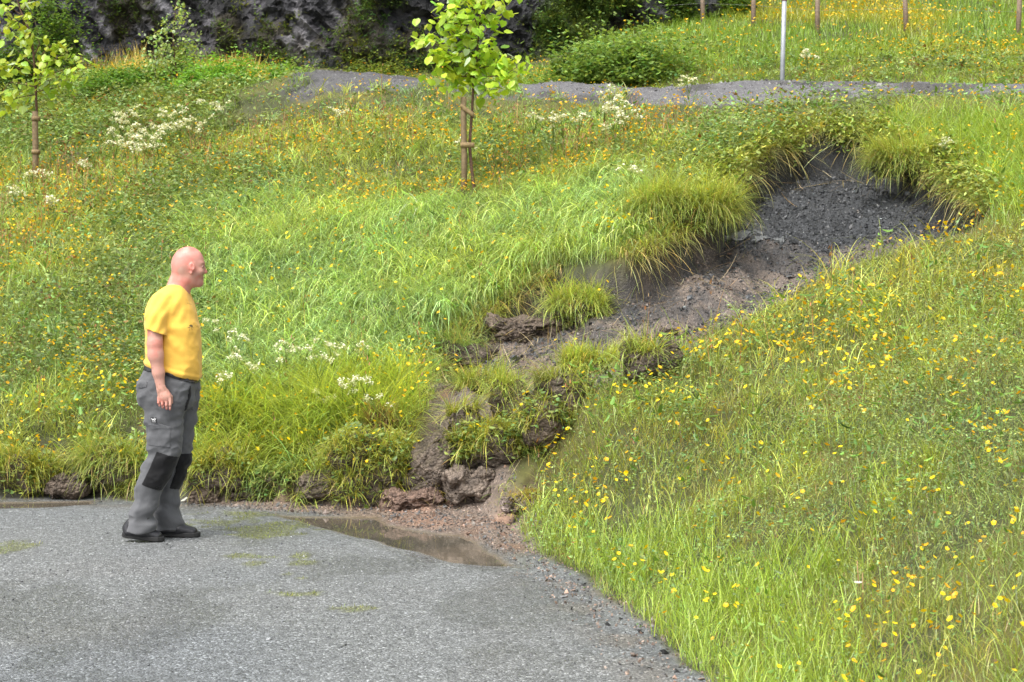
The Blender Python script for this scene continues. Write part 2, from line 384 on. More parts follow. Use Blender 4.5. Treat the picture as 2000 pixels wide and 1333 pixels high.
# one material for all ground zones
m_g, nt, p = mat('ground_surface')
a = N(nt, 'ShaderNodeAttribute', attribute_name='Col').outputs['Color']
sk = N(nt, 'ShaderNodeAttribute', attribute_name='chips').outputs['Fac']; rg = N(nt, 'ShaderNodeAttribute', attribute_name='rough').outputs['Fac']
co = coords(nt)
n1 = N(nt, 'ShaderNodeTexNoise', i_Scale=14.0, i_Detail=9.0, i_Roughness=.68); nt.links.new(co, n1.inputs['Vector'])
c = mixmul(nt, a, ramp(nt, n1.outputs['Fac'], [(.3, g3(.72)), (.7, g3(1.28))]))
v = N(nt, 'ShaderNodeTexVoronoi', i_Scale=104.0); nt.links.new(co, v.inputs['Vector'])
sp = N(nt, 'ShaderNodeSeparateColor'); nt.links.new(v.outputs['Color'], sp.inputs[0])
rc = ramp(nt, sp.outputs[0], [(0, g3(.36)), (.4, g3(.82)), (.9, g3(1.22)), (1, g3(2.6))])
mx = N(nt, 'ShaderNodeMix', data_type='RGBA', blend_type='MULTIPLY'); nt.links.new(sk, mx.inputs[0]); nt.links.new(c, mx.inputs[6]); nt.links.new(rc, mx.inputs[7])
nt.links.new(mx.outputs[2], p.inputs['Base Color'])
nt.links.new(rg, p.inputs['Roughness'])
mm = N(nt, 'ShaderNodeMath', operation='MULTIPLY'); nt.links.new(v.outputs['Distance'], mm.inputs[0]); nt.links.new(sk, mm.inputs[1])
ms = N(nt, 'ShaderNodeMath', operation='SUBTRACT'); nt.links.new(n1.outputs['Fac'], ms.inputs[0]); nt.links.new(mm.outputs[0], ms.inputs[1])
b = N(nt, 'ShaderNodeBump', i_Strength=.6, i_Distance=.015); nt.links.new(ms.outputs[0], b.inputs['Height']); nt.links.new(b.outputs[0], p.inputs['Normal'])
p.inputs['Specular IOR Level'].default_value = .45
nxg, nyg = XX.shape
idx = np.arange(nxg*nyg).reshape(nxg, nyg)
Q = np.stack([idx[:-1, :-1], idx[1:, :-1], idx[1:, 1:], idx[:-1, 1:]], -1).reshape(-1, 4)
def fc(A): return ((A[:-1, :-1]+A[1:, :-1]+A[1:, 1:]+A[:-1, 1:])/4).ravel()
fz = np.zeros(len(Q), int)
fz[fc(SG) > 0] = 3; fz[fc(DD) < .28] = 0
fz[(fc(SDS) > 0) | (fc(SDD) > 0)] = 2
fz[fc(SDR) < 0] = 1
VV = np.stack([XX, YY, ZF], -1).reshape(-1, 3); CC = C.reshape(-1, 3)
for k, (nm, lab) in enumerate([('ground', 'sloping soil of the grassy hillside'), ('road', 'wet grey asphalt road in the foreground'), ('landslide_scar', 'bare dark slate and brown soil of the slide'), ('gravel_road', 'grey gravel road along the top of the bank')]):
    q = Q[fz == k]; u, inv = np.unique(q.ravel(), return_inverse=True)
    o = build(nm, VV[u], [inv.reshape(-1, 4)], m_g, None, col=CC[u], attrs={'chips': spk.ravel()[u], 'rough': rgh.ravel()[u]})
    tag(o, lab, None, kind='structure')
# water
m_w, nt, p = mat('muddy_water'); p.inputs['Base Color'].default_value = (.16, .12, .075, 1); p.inputs['Roughness'].default_value = .015
p.inputs['IOR'].default_value = 1.33; p.inputs['Specular IOR Level'].default_value = .6
co = coords(nt)
n1 = N(nt, 'ShaderNodeTexNoise', i_Scale=9.0, i_Detail=3.0); nt.links.new(co, n1.inputs['Vector'])
b = N(nt, 'ShaderNodeBump', i_Strength=.06, i_Distance=.01); nt.links.new(n1.outputs['Fac'], b.inputs['Height']); nt.links.new(b.outputs[0], p.inputs['Normal'])
nw = N(nt, 'ShaderNodeTexNoise', i_Scale=1.7, i_Detail=3.0); nt.links.new(co, nw.inputs['Vector'])
nt.links.new(ramp(nt, nw.outputs['Fac'], [(.35, (.135, .112, .085)), (.65, (.075, .07, .055))]), p.inputs['Base Color'])
for P_, nm in ((PUD, 'puddle'), (PUD2, 'puddle')):
    P_ = np.array(P_); x0, y0 = P_.min(0)-.12; x1, y1 = P_.max(0)+.12
    gx_ = np.linspace(x0, x1, 40); gy_ = np.linspace(y0, y1, 30)
    AX, AY = np.meshgrid(gx_, gy_, indexing='ij'); sdp = psd(AX, AY, P_)
    ii = np.arange(AX.size).reshape(AX.shape)
    qq = np.stack([ii[:-1, :-1], ii[1:, :-1], ii[1:, 1:], ii[:-1, 1:]], -1).reshape(-1, 4)
    keep = ((sdp[:-1, :-1]+sdp[1:, 1:])/2 > -.09).ravel()
    o = build(nm, np.stack([AX, AY, AX*0-.012], -1).reshape(-1, 3), [qq[keep]], m_w); tag(o, None, None, kind='structure')
# ------------------------------------------------------------------ plants: blades, leaves, flowers
def srgb(r, g, b): return tuple((np.array([r, g, b])/255.)**2.2)
def normal_at(x, y, e=.12):
    return (H(x+e, y)-H(x-e, y))/(2*e), (H(x, y+e)-H(x, y-e))/(2*e)
def blades(mb, B, h, wd, az, lean, curve, col, tip=None, segs=4):
    n = len(B)
    if n == 0: return
    bc = lambda v: np.broadcast_to(np.asarray(v, float), (n,))
    h, wd, az, lean, curve = map(bc, (h, wd, az, lean, curve)); col = np.broadcast_to(np.asarray(col, float), (n, 3))
    P = np.zeros((n, segs+1, 3)); P[:, 0] = B
    for s in range(segs):
        th = lean+curve*(s+.5)/segs; L = h/segs
        P[:, s+1, 0] = P[:, s, 0]+np.sin(th)*np.cos(az)*L
        P[:, s+1, 1] = P[:, s, 1]+np.sin(th)*np.sin(az)*L
        P[:, s+1, 2] = P[:, s, 2]+np.cos(th)*L
    tw = az+np.pi/2+R.uniform(-.7, .7, n)
    wv = np.stack([np.cos(tw), np.sin(tw), R.uniform(-.2, .2, n)], -1)
    prof = np.interp(np.arange(segs)/segs, [0, .3, 1], [.7, 1, .35])
    Lf = P[:, :segs]-wv[:, None]*(wd[:, None]*prof[None]/2)[..., None]
    Rt = P[:, :segs]+wv[:, None]*(wd[:, None]*prof[None]/2)[..., None]
    V = np.concatenate([Lf, Rt, P[:, segs:]], 1); m = 2*segs+1
    q = [(i, segs+i, segs+i+1, i+1) for i in range(segs-1)]
    base = (np.arange(n)*m)[:, None, None]
    Qd = (np.array(q)[None]+base).reshape(-1, 4); T = (np.array([(segs-1, 2*segs-1, 2*segs)])[None]+base).reshape(-1, 3)
    t = np.concatenate([np.arange(segs)/segs]*2+[[1]])
    tipc = col*1.25 if tip is None else np.broadcast_to(np.asarray(tip, float), (n, 3))
    Cc = col[:, None]*(1-t[None, :, None])+tipc[:, None]*t[None, :, None]
    mb.add(V.reshape(-1, 3), [Qd, T], Cc.reshape(-1, 3))
def frame(az, pitch, roll=0):
    """leaf axis, side and up vectors"""
    a = np.stack([np.cos(az)*np.cos(pitch), np.sin(az)*np.cos(pitch), np.sin(pitch)], -1)
    s = np.stack([-np.sin(az), np.cos(az), 0*az], -1)
    u = np.cross(a, s)
    s2 = s*np.cos(roll)[:, None]+u*np.sin(roll)[:, None]
    return a, s2, np.cross(a, s2)
LEAF = (np.array([(0, 0, 0), (.28, .42, .1), (.28, -.42, .1), (.75, .33, .06), (.75, -.33, .06), (1, 0, -.08), (.45, 0, -.02)]), [(0, 6, 1), (0, 2, 6), (1, 6, 3), (2, 4, 6), (3, 6, 5), (6, 4, 5)])
HEART = (np.array([(0, 0, 0), (-.12, .28, .05), (.12, .50, .10), (.45, .46, .08), (.75, .22, .02), (1.02, 0, -.08), (.75, -.22, .02), (.45, -.46, .08), (.12, -.50, .10), (-.12, -.28, .05), (.35, 0, -.03)]),
         [(10, a, b) for a, b in zip([0, 1, 2, 3, 4, 5, 6, 7, 8, 9], [1, 2, 3, 4, 5, 6, 7, 8, 9, 0])])
def leaves(mb, Cn, L, Wd, az, pitch, col, shape=LEAF, roll=None):
    n = len(Cn)
    if n == 0: return
    bc = lambda v: np.broadcast_to(np.asarray(v, float), (n,))
    L, Wd, az, pitch = map(bc, (L, Wd, az, pitch)); roll = R.uniform(-.5, .5, n) if roll is None else bc(roll)
    a, s, u = frame(az, pitch, roll)
    v, f = shape; m = len(v)
    V = Cn[:, None]+v[None, :, 0, None]*a[:, None]*L[:, None, None]+v[None, :, 1, None]*s[:, None]*Wd[:, None, None]+v[None, :, 2, None]*u[:, None]*-L[:, None, None]
    T = (np.array(f)[None]+(np.arange(n)*m)[:, None, None]).reshape(-1, 3)
    col = np.broadcast_to(np.asarray(col, float), (n, 3))
    mb.add(V.reshape(-1, 3), [T], np.repeat(col, m, 0))
def cups(mb, Cn, r, col):
    """five petalled open cups"""
    n = len(Cn)
    if n == 0: return
    r = np.broadcast_to(np.asarray(r, float), (n,))
    k = 10; th = np.arange(k)*2*np.pi/k
    rr = np.where(np.arange(k) % 2 == 0, 1, .82); zz = np.where(np.arange(k) % 2 == 0, .42, .36)
    tilt = R.uniform(-.8, .8, (n, 2)); ro = R.uniform(0, 6.28, n)
    x = np.cos(th[None]+ro[:, None])*rr; y = np.sin(th[None]+ro[:, None])*rr; z = np.broadcast_to(zz, x.shape)
    x = np.concatenate([np.zeros((n, 1)), x], 1); y = np.concatenate([np.zeros((n, 1)), y], 1); z = np.concatenate([np.zeros((n, 1)), z], 1)
    X2 = x+z*tilt[:, :1]; Y2 = y+z*tilt[:, 1:]; Z2 = z-x*tilt[:, :1]-y*tilt[:, 1:]
    V = Cn[:, None]+np.stack([X2, Y2, Z2], -1)*r[:, None, None]
    T = np.array([(0, 1+i, 1+(i+1) % k) for i in range(k)])
    T = (T[None]+(np.arange(n)*11)[:, None, None]).reshape(-1, 3)
    mb.add(V.reshape(-1, 3), [T], np.repeat(np.broadcast_to(np.asarray(col, float), (n, 3)), 11, 0))

def pt_inside(x, y, G):
    g = Grid(G); return g(x, y)
gSDR, gSDS, gSDD, gSG, gDD, gDF, gSSI = [Grid(q) for q in (SDR, SDS, SDD, SG, DD, DF, SSI)]
# zones of the meadow, as world polygons on the slope
def zone(pts, edge):
    P_ = poly(pts)
    def f(x, y):
        s = psd(x+.5*(vn2(x*1.3, y*1.3, 5)-.5), y+.8*(vn2(x*1.1, y*1.1, 6)-.5), P_); return ss(-edge, edge, s)
    return f
Z_LUSH = zone([(360,420),(520,400),(800,430),(1000,400),(1200,360),(1330,380),(1250,480),(1150,560),(980,610),(860,730),(740,740),(520,760),(400,720),(350,600)], .35)
Z_DARK = zone([(200,420),(380,330),(540,330),(560,420),(420,500),(380,640),(420,760),(0,800),(-100,700),(60,600),(180,560)], .4)
Z_LODGE = zone([(400,790),(520,750),(700,735),(860,745),(960,770),(1010,790),(930,840),(830,870),(700,890),(500,900),(420,870)], .15)
Z_RIGHT = zone([(1060,960),(1040,880),(1150,740),(1300,650),(1600,520),(1850,440),(2000,380),(2500,330),(2600,1400),(1300,1400)], .15)
Z_EDGE = zone([(1000,930),(1150,1000),(1380,1050),(1620,1170),(1800,1330),(1450,1500),(1280,1240),(1100,1110),(1010,1040)], .15)
Z_UPL = zone([(-300,150),(560,150),(570,230),(300,290),(-300,300)], .6)
Z_YEL = zone([(-100,370),(180,330),(330,290),(560,270),(900,250),(1350,250),(1420,330),(1200,350),(980,400),(700,420),(560,330),(360,340),(200,420),(0,560),(-100,560)], .5)
Z_CLOVER = zone([(1640,830),(1800,780),(2000,740),(2100,800),(2100,1150),(1900,1180),(1760,1120),(1640,1100),(1620,950)], .2)
Z_CLOVER2 = zone([(1180,600),(1300,560),(1420,560),(1420,680),(1330,760),(1150,860),(1060,800),(1130,720)], .15)
Z_BUSHY = zone([(1420,230),(1560,205),(1760,205),(1760,290),(1640,275),(1540,300),(1400,360),(1330,330),(1380,270)], .2)
Z_TALLR = zone([(1740,200),(2000,190),(2300,200),(2300,460),(1950,440),(1900,380),(1790,340)], .2)
def cands(n, d0, d1, power=1.3, xm=.34):
    """candidate points over the fan of ground the photo could see"""
    d = np.linspace(d0, d1, 400); wgt = d*np.minimum(1, 11/d)**power; cdf = np.cumsum(wgt); cdf /= cdf[-1]
    y = np.interp(R.rand(n), cdf, d); x = R.uniform(-1, 1, n)*(xm*y+.5)
    return x, y
gDNr = Grid(np.minimum(DN, 9.)); gGR = Grid(np.where(SG < 0, -SG, 0.))
def nearg(x, y): return np.maximum(ss(1.3, .3, gGR(x, y)), ss(1.9, 1.0, gGR(x, y))*(x > 1.6))*(y > 15)*(gGR(x, y) > 0)
def ok(x, y, road=.02, scar=.03, dep=0., gravel=.02, nearcut=0.):
    m = (gSDR(x, y) > road+.05*(vn2(x*9, y*9, 3)-.5)) & (gSG(x, y) < -gravel+.25*(vn2(x*5, y*5, 8)-.5)+.55*(x < 1.4)*ss(.45, .8, vn2(x*3, y*3, 18)))
    m &= (gSDS(x, y) < scar) & (gSDD(x, y) < dep) & ~((x < .4) & (y > 11.5) & (gSDR(x, y) < .14+.34*ss(.42, .60, vn2(x*2.4, y*0+1, 19))))
    m &= ~((gDNr(x, y) < .45) & (R.rand(len(x)) < nearcut))
    gx, gy = normal_at(x, y, .05)
    m &= (gx*gx+gy*gy < 2.2) & ~((gDD(x, y) < .22) & (R.rand(len(x)) < .8))
    # hidden cliff foot
    return m
def pick(*zs):
    return zs
def cjit(c, n, v=.25, h=.12):
    c = np.asarray(c, float); k = np.exp(R.normal(0, v, (n, 1))); hh = R.normal(0, h, (n, 1))
    return np.clip(c*k*np.concatenate([1+hh, np.ones((n, 1)), 1-.5*hh], 1), .004, .85)
G_LUSH = np.array([.20, .28, .105]); G_YEL = np.array([.29, .34, .075]); G_OLIVE = np.array([.29, .325, .07]); G_PALE = np.array([.36, .44, .10])
G_DARK = np.array([.14, .22, .065]); STRAW = np.array([.48, .38, .17]); G_MID = np.array([.205, .28, .085])
def tone(x, y):
    """grass colour by place"""
    n = len(x); c = np.tile(G_MID, (n, 1)).astype(float)
    def mix(c, col, m): return c*(1-m[:, None])+np.asarray(col)*m[:, None]
    c = mix(c, G_YEL, ss(.42, .62, fbm2(x*.9, y*.6, 3, 201)))
    c = mix(c, G_YEL*1.05, Z_YEL(x, y)*.65)
    c = mix(c, G_LUSH*1.15, Z_LUSH(x, y)*.9); c = mix(c, G_DARK*1.1, Z_DARK(x, y)*.6)
    r = Z_RIGHT(x, y); c = mix(c, G_OLIVE, r*.75); c = mix(c, G_YEL, r*ss(.45, .6, fbm2(x*2, y*1.2, 3, 203))); c = mix(c, np.array([.30, .25, .045]), r*ss(.52, .66, fbm2(x*2.6+7, y*1.8, 4, 204))*.5)
    c = mix(c, G_YEL*np.array([.9, 1.1, 1]), Z_EDGE(x, y)*.9); c = mix(c, G_MID, (Z_CLOVER(x, y)+Z_CLOVER2(x, y)).clip(0, 1)*.7)
    c = mix(c, G_PALE*np.array([.9, .9, .6]), Z_LODGE(x, y)*.8); c = mix(c, G_MID, Z_UPL(x, y)*.7)
    far = ss(24, 28, y); c = mix(c, np.array([.21,.29,.04]), far*.8)
    return c
def Pz(x, y, dz=0.): return np.stack([x, y, H(x, y)+dz], -1)

# short grass everywhere
mb = MB()
x, y = cands(520000, 5.2, 33.5, 1.35)
m = ok(x, y); x, y = x[m], y[m]; n = len(x)
zr = Z_RIGHT(x, y); zl = Z_LUSH(x, y); ze = Z_EDGE(x, y)
hh = R.uniform(.06, .17, n)*(1-.65*nearg(x, y))*(1-.25*zr)*(1+.3*zl)*np.interp(y, [24, 30], [1, .8])
wd = R.uniform(.0022, .0046, n)*np.clip(y/11, .8, 2.2)
cl = cjit(tone(x, y), n, .22, .12); dead = R.rand(n) < .05+.07*zr; cl[dead] = cjit(STRAW*.7, dead.sum(), .2)
blades(mb, Pz(x, y, -.01), hh, wd, R.uniform(0, 6.28, n), R.uniform(0, .7, n), R.uniform(0, 1.5, n), cl, segs=3)
x = R.uniform(-9, 15, 110000); y = R.uniform(29.5, 47, 110000); m = (np.abs(x) < .34*y) & ok(x, y) & ((x > 1.2) | (y < 33.5)); x, y = x[m], y[m]; n = len(x)
cl = cjit(lerp(np.broadcast_to(np.array([.20, .31, .045]), (n, 3)).copy(), np.array([.32, .34, .04]), ss(.4, .65, fbm2(x*.5, y*.35, 3, 611))), n, .2, .1)
blades(mb, Pz(x, y, -.01), R.uniform(.12, .32, n), .012, R.uniform(0, 6.28, n), R.uniform(0, .6, n), R.uniform(0, 1.2, n), cl, segs=3)
o = mb.build('meadow_grass', M_GRASS); tag(o, 'short yellow green grass growing all over the bank', 'grass', kind='stuff')

# taller tufts
mb = MB()
def tufts(x, y, k, h, wd, lean, curve, col, spread=.03, az=None, azs=1.2, tip=None, dz=0.):
    n = len(x)
    if n == 0: return
    bc = lambda v: np.broadcast_to(np.asarray(v, float), (n,))
    X_ = np.repeat(x, k)+R.normal(0, spread, n*k); Y_ = np.repeat(y, k)+R.normal(0, spread, n*k)
    A = R.uniform(0, 6.28, n*k) if az is None else np.repeat(bc(az), k)+R.normal(0, azs, n*k)
    hs_ = np.repeat(bc(h), k)*R.uniform(.55, 1.1, n*k); cc = np.repeat(np.broadcast_to(col, (n, 3)), k, 0)*np.exp(R.normal(0, .16, (n*k, 1)))
    blades(mb, Pz(X_, Y_, -.01+dz), hs_, np.repeat(bc(wd), k)*R.uniform(.7, 1.2, n*k), A, np.repeat(bc(lean), k)*R.uniform(.3, 1.3, n*k), np.repeat(bc(curve), k)*R.uniform(.6, 1.4, n*k), cc, tip, segs=5)
# general tufts
x, y = cands(19000, 5.5, 33, 1.3); m = ok(x, y, .05, nearcut=.8); x, y = x[m], y[m]
r = R.rand(len(x)); m = r < (.75-.35*Z_RIGHT(x, y)+.3*Z_DARK(x, y))*(1-.9*nearg(x, y)); x, y = x[m], y[m]; n = len(x)
tufts(x, y, 9, R.uniform(.18, .36, n)*np.interp(y, [9, 13, 24, 28], [.7, 1, 1, .6]), .0055*np.clip(y/12, .7, 2), .35, 1.3, cjit(tone(x, y)*1.15, n, .36, .1), .04)
# lush wet grass on the middle of the bank
x, y = cands(36000, 11, 23, .6); m = ok(x, y, .1, -.22, -.15) & (R.rand(len(x)) < Z_LUSH(x, y)); x, y = x[m], y[m]; n = len(x)
lc = lerp(np.broadcast_to(G_LUSH*1.35, (n, 3)).copy(), np.array([.33, .42, .12]), ss(.45, .65, fbm2(x*1.1, y*1.1, 3, 207)))
tufts(x, y, 8, R.uniform(.35, .75, n), .0078, .4, 2.3, cjit(lc, n, .45, .10), .045, -2.0, 1.2, tip=None)
# long unruly tufts over the left and upper meadow
x, y = cands(9000, 12, 29, .8); m = ok(x, y, .25, -.1) & (x < 3.2) & (R.rand(len(x)) < (1-Z_LUSH(x, y))*ss(.40, .6, fbm2(x*1.4, y*1.0, 3, 209))*(1-Z_LODGE(x, y))*(1-nearg(x, y))); x, y = x[m], y[m]; n = len(x)
tufts(x, y, 8, R.uniform(.28, .6, n), .0055, .35, 1.6, cjit(tone(x, y)*1.15, n, .3, .12), .05)
# edge grass by the road, right
x, y = cands(14000, 5.2, 13, 1.0); m = ok(x, y, .03) & (R.rand(len(x)) < Z_EDGE(x, y)*ss(.3, .6, vn2(x*3, y*3, 77)+.15)); x, y = x[m], y[m]; n = len(x)
tufts(x, y, 7, R.uniform(.12, .30, n), .0038, .25, .7, cjit(np.array([.27, .37, .055]), n, .2, .08), .035)
# lodged, flattened pale grass
x, y = cands(30000, 11.5, 17, .6); m = ok(x, y, .1, -.2, -.12) & (R.rand(len(x)) < Z_LODGE(x, y)); x, y = x[m], y[m]; n = len(x)
tufts(x, y, 8, R.uniform(.4, .7, n), .0058, 1.05, .9, cjit(np.array([.34, .41, .085]), n, .25, .1), .05, R.choice([-2.7, -1.4, -.5], n, p=[.55, .3, .15]), .5)
# right tall light grass
x, y = cands(14000, 12, 21, .8); m = ok(x, y, .1, .0) & (R.rand(len(x)) < Z_TALLR(x, y)*(1-nearg(x, y))); x, y = x[m], y[m]; n = len(x)
tufts(x, y, 8, R.uniform(.3, .6, n), .005, .3, 1.2, cjit(np.array([.24, .34, .055]), n, .2, .1), .05)
# scattered clumps in the right bank
x, y = cands(5000, 5.2, 15, 1.0); m = ok(x, y, .3, .0) & (R.rand(len(x)) < Z_RIGHT(x, y)*ss(.5, .7, fbm2(x*1.6, y*1.6, 2, 78)+.05)); x, y = x[m], y[m]; n = len(x)
tufts(x, y, 8, R.uniform(.14, .32, n), .004, .3, .9, cjit(np.array([.27, .35, .05]), n, .2, .1), .04)
# reedy golden clumps on the top left edge
for px, py, k in [(200,125,30),(230,130,30),(262,135,26),(430,150,22),(455,150,30),(470,152,20),(170,140,24)]:
    q = at(px, py+12); n = k; x = q[0]+R.normal(0, .25, n); y = q[1]+R.normal(0, .4, n)
    tufts(x, y, 8, R.uniform(.35, .6, n), .009, .15, .4, cjit(np.array([.45,.36,.08]), n, .2, .1), .08)
# fringe along the broken toe hanging over the road
t = R.uniform(-7.2, .4, 4200); x = t; y = np.interp(t, *np.array(sorted(ROADP[2:-5])).T)+R.uniform(.12, .5, len(t))
m = (gSDR(x, y) > .10) & (gSDD(x, y) < 0) & (vn2(x*2.2, y*0+3, 15) > .47) & (np.abs(x*F/np.maximum(y, 1)+1000-118) > 42) & (np.abs(x*F/np.maximum(y, 1)+1000-625) > 40) & (np.abs(x*F/np.maximum(y, 1)+1000-480) > 22); x, y = x[m], y[m]; n = len(x)
tufts(x, y, 7, R.uniform(.10, .30, n), .0045, .8, 1.9, cjit(np.array([.26, .31, .065]), n, .25, .1), .04, -1.57, .8)
o = mb.build('tall_grass', M_GRASS); tag(o, 'tall wet green grass in bent tufts across the bank', 'grass', kind='stuff')

# drooping turf fringe along the upper lip of the slide
mb = MB()
FL = np.array(FARLIP); seg = np.linalg.norm(np.diff(FL, axis=0), axis=1); cum = np.concatenate([[0], np.cumsum(seg)])
sN = 1900; s_ = R.uniform(0, cum[-1], sN); lx = np.interp(s_, cum, FL[:, 0]); ly = np.interp(s_, cum, FL[:, 1])
k = np.clip(np.searchsorted(cum, s_)-1, 0, len(FL)-2); dx = FL[k+1]-FL[k]; dx /= np.linalg.norm(dx, axis=1)[:, None]
nrm = np.stack([dx[:, 1], -dx[:, 0]], -1)*-1
tst = psd(lx+nrm[:, 0]*.2, ly+nrm[:, 1]*.2, SCAR); nrm[tst < 0] *= -1       # towards the bare soil
off = R.uniform(-.30, .04, sN); bx_ = lx+nrm[:, 0]*off; by_ = ly+nrm[:, 1]*off; azl = np.arctan2(nrm[:, 1], nrm[:, 0])
azl = np.where(np.sin(azl) > .2, -azl*.3, azl)
keep = vn2(s_*1.3, s_*0, 33) > .40; bx_, by_, azl, s_ = bx_[keep], by_[keep], azl[keep], s_[keep]; n = len(bx_)
lip_z = HB(bx_, by_); dzl = np.maximum(lip_z-H(bx_, by_)-.05, -.02)
k = 8; X_ = np.repeat(bx_, k)+R.normal(0, .05, n*k); Y_ = np.repeat(by_, k)+R.normal(0, .05, n*k); Z_ = np.repeat(np.minimum(H(bx_, by_)+dzl, lip_z), k)
lc_ = cjit(G_YEL*.85, n, .4, .15); st_ = R.rand(n) < .18; lc_[st_] = cjit(STRAW*.8, st_.sum(), .25); cc = np.repeat(lc_, k, 0)*np.exp(R.normal(0, .2, (n*k, 1)))
blades(mb, np.stack([X_, Y_, Z_], -1), R.uniform(.10, .34, n*k), .005, np.repeat(azl, k)+R.normal(0, .9, n*k), R.uniform(.3, 1.3, n*k), R.uniform(.8, 2.2, n*k), cc, segs=5)
k = R.randint(0, n, 2600); blades(mb, np.stack([bx_[k]+R.normal(0, .05, 2600), by_[k]+R.normal(0, .05, 2600), np.minimum(H(bx_[k], by_[k])+dzl[k], lip_z[k])], -1), R.uniform(.2, .65, 2600)*(.3+vn2(s_[k]*4, s_[k]*0, 3)), .006, azl[k]+R.normal(0, .5, 2600), R.uniform(1.2, 2.2, 2600), R.uniform(.3, 1.2, 2600), cjit((.34, .31, .12), 2600, .4, .15), segs=5)
# pale roots hanging in the scar
n = 170; s_ = R.uniform(0, cum[-1], n); lx = np.interp(s_, cum, FL[:, 0]); ly = np.interp(s_, cum, FL[:, 1])-R.uniform(.05, 1.0, n)
m = gSDS(lx, ly) > .02; lx, ly = lx[m], ly[m]; n = len(lx)
blades(mb, Pz(lx, ly, .04), R.uniform(.15, .5, n), .008, R.uniform(0, 6.28, n), R.uniform(1.1, 1.7, n), R.uniform(-.6, .6, n), cjit((.42, .32, .2), n, .2), segs=5)
o = mb.build('overhanging_turf_fringe', M_GRASS); tag(o, 'grass and pale roots drooping over the upper lip of the bare slide', 'grass', kind='stuff')

# leafy herbs
mb = MB()
x, y = cands(38000, 5.2, 33, 1.3); m = ok(x, y, .04); x, y = x[m], y[m]
pr = .16+.30*ss(.5, .65, fbm2(x*1.2, y*.8, 3, 301))+.38*Z_DARK(x, y)+1.6*Z_CLOVER(x, y)+1.2*Z_CLOVER2(x, y)+1.*Z_BUSHY(x, y)+.8*Z_UPL(x, y)-.25*Z_LUSH(x, y)+.5*Z_RIGHT(x, y)*ss(.38, .6, fbm2(x*2.3, y*1.7, 3, 305))+.4*ss(.8, .3, gSDR(x, y))*(x < .4)
pr *= np.where(Z_LODGE(x, y) > .4, .3, 1)*(1-.8*nearg(x, y))*np.where(gDNr(x, y) < .4, .4, 1)
m = R.rand(len(x)) < pr; x, y = x[m], y[m]; n = len(x); k = 13
X_ = np.repeat(x, k)+R.normal(0, .07, n*k); Y_ = np.repeat(y, k)+R.normal(0, .07, n*k)
hgt = np.repeat((1-.7*nearg(x, y))*.04+.06+.06*Z_CLOVER(x, y)+.16*Z_DARK(x, y)+.10*Z_CLOVER(x, y)+.16*Z_BUSHY(x, y)+.14*Z_UPL(x, y)+.05, k)*R.uniform(.25, 1.15, n*k)
cb = cjit(G_MID*.95, n, .3, .15); dk = Z_DARK(x, y)[:, None]; cb = cb*(1-.12*dk); br = R.rand(n) < .03; cb[br] = cjit((.20, .10, .03), br.sum(), .2)
cb = np.repeat(cb, k, 0)*np.exp(R.normal(0, .2, (n*k, 1)))
sz = np.clip(Y_/14, .5, 1.7)*R.uniform(.018, .046, n*k)*(1-.25*Z_RIGHT(X_, Y_))
leaves(mb, Pz(X_, Y_)+np.stack([X_*0, X_*0, hgt], -1), sz, sz*R.uniform(.45, 1, n*k), R.uniform(0, 6.28, n*k), R.uniform(-.5, .7, n*k), cb)
s2 = R.uniform(0, cum[-1]*.62, 1500); s2 = s2+.25*np.sin(s2*9); lx = np.interp(s2, cum, FL[:, 0]); ly = np.interp(s2, cum, FL[:, 1])+R.uniform(-.10, .35, 1500); k = 10
X_ = np.repeat(lx, k)+R.normal(0, .07, 15000); Y_ = np.repeat(ly, k)+R.normal(0, .07, 15000); sz = R.uniform(.03, .07, 15000)
leaves(mb, np.stack([X_, Y_, HB(X_, Y_)+R.uniform(-.12, .16, 15000)*(.2+1.6*vn2(X_*4, Y_*4, 44))], -1), sz, sz*R.uniform(.4, .8, 15000), R.uniform(0, 6.28, 15000), R.uniform(-1.1, .6, 15000), np.repeat(cjit(G_YEL*.95, 1500, .35, .15), k, 0)*np.exp(R.normal(0, .2, (15000, 1))))
# broad plantain and dock leaves
x, y = cands(3600, 6, 24, 1.); m = ok(x, y, .06) & (R.rand(len(x)) < .25+.5*Z_BUSHY(x, y)+.4*Z_CLOVER2(x, y)+.3*Z_CLOVER(x, y)); x, y = x[m], y[m]; n = len(x); k = 5
X_ = np.repeat(x, k)+R.normal(0, .05, n*k); Y_ = np.repeat(y, k)+R.normal(0, .05, n*k); L_ = R.uniform(.04, .10, n*k)*np.clip(Y_/13, .5, 1)
leaves(mb, Pz(X_, Y_, .08)+np.stack([X_*0, X_*0, R.uniform(0, .14, n*k)], -1), L_, L_*.42, R.uniform(0, 6.28, n*k), R.uniform(-.3, .9, n*k), np.repeat(cjit(np.array([.15,.27,.05]), n, .3, .1), k, 0))
o = mb.build('leafy_herbs', M_LEAF); tag(o, 'low leafy herbs and clover patches among the grass', 'herbs', kind='stuff')

# moss cushions and sparse grass growing through the asphalt
mb = MB(); gMO = Grid(mo)
x, y = cands(90000, 7.5, 13.2, .2); m = (gMO(x, y) > .3) & (gSDR(x, y) < 0) & (R.rand(len(x)) < gMO(x, y)*.8); x, y = x[m], y[m]; n = len(x)
blades(mb, Pz(x, y, -.002), R.uniform(.008, .028, n), .004, R.uniform(0, 6.28, n), R.uniform(.1, .8, n), .8, cjit((.17, .2, .03), n, .25), segs=2)
o = mb.build('asphalt_moss', M_GRASS); tag(o, 'thin moss and grass growing through the asphalt', 'moss', kind='stuff')

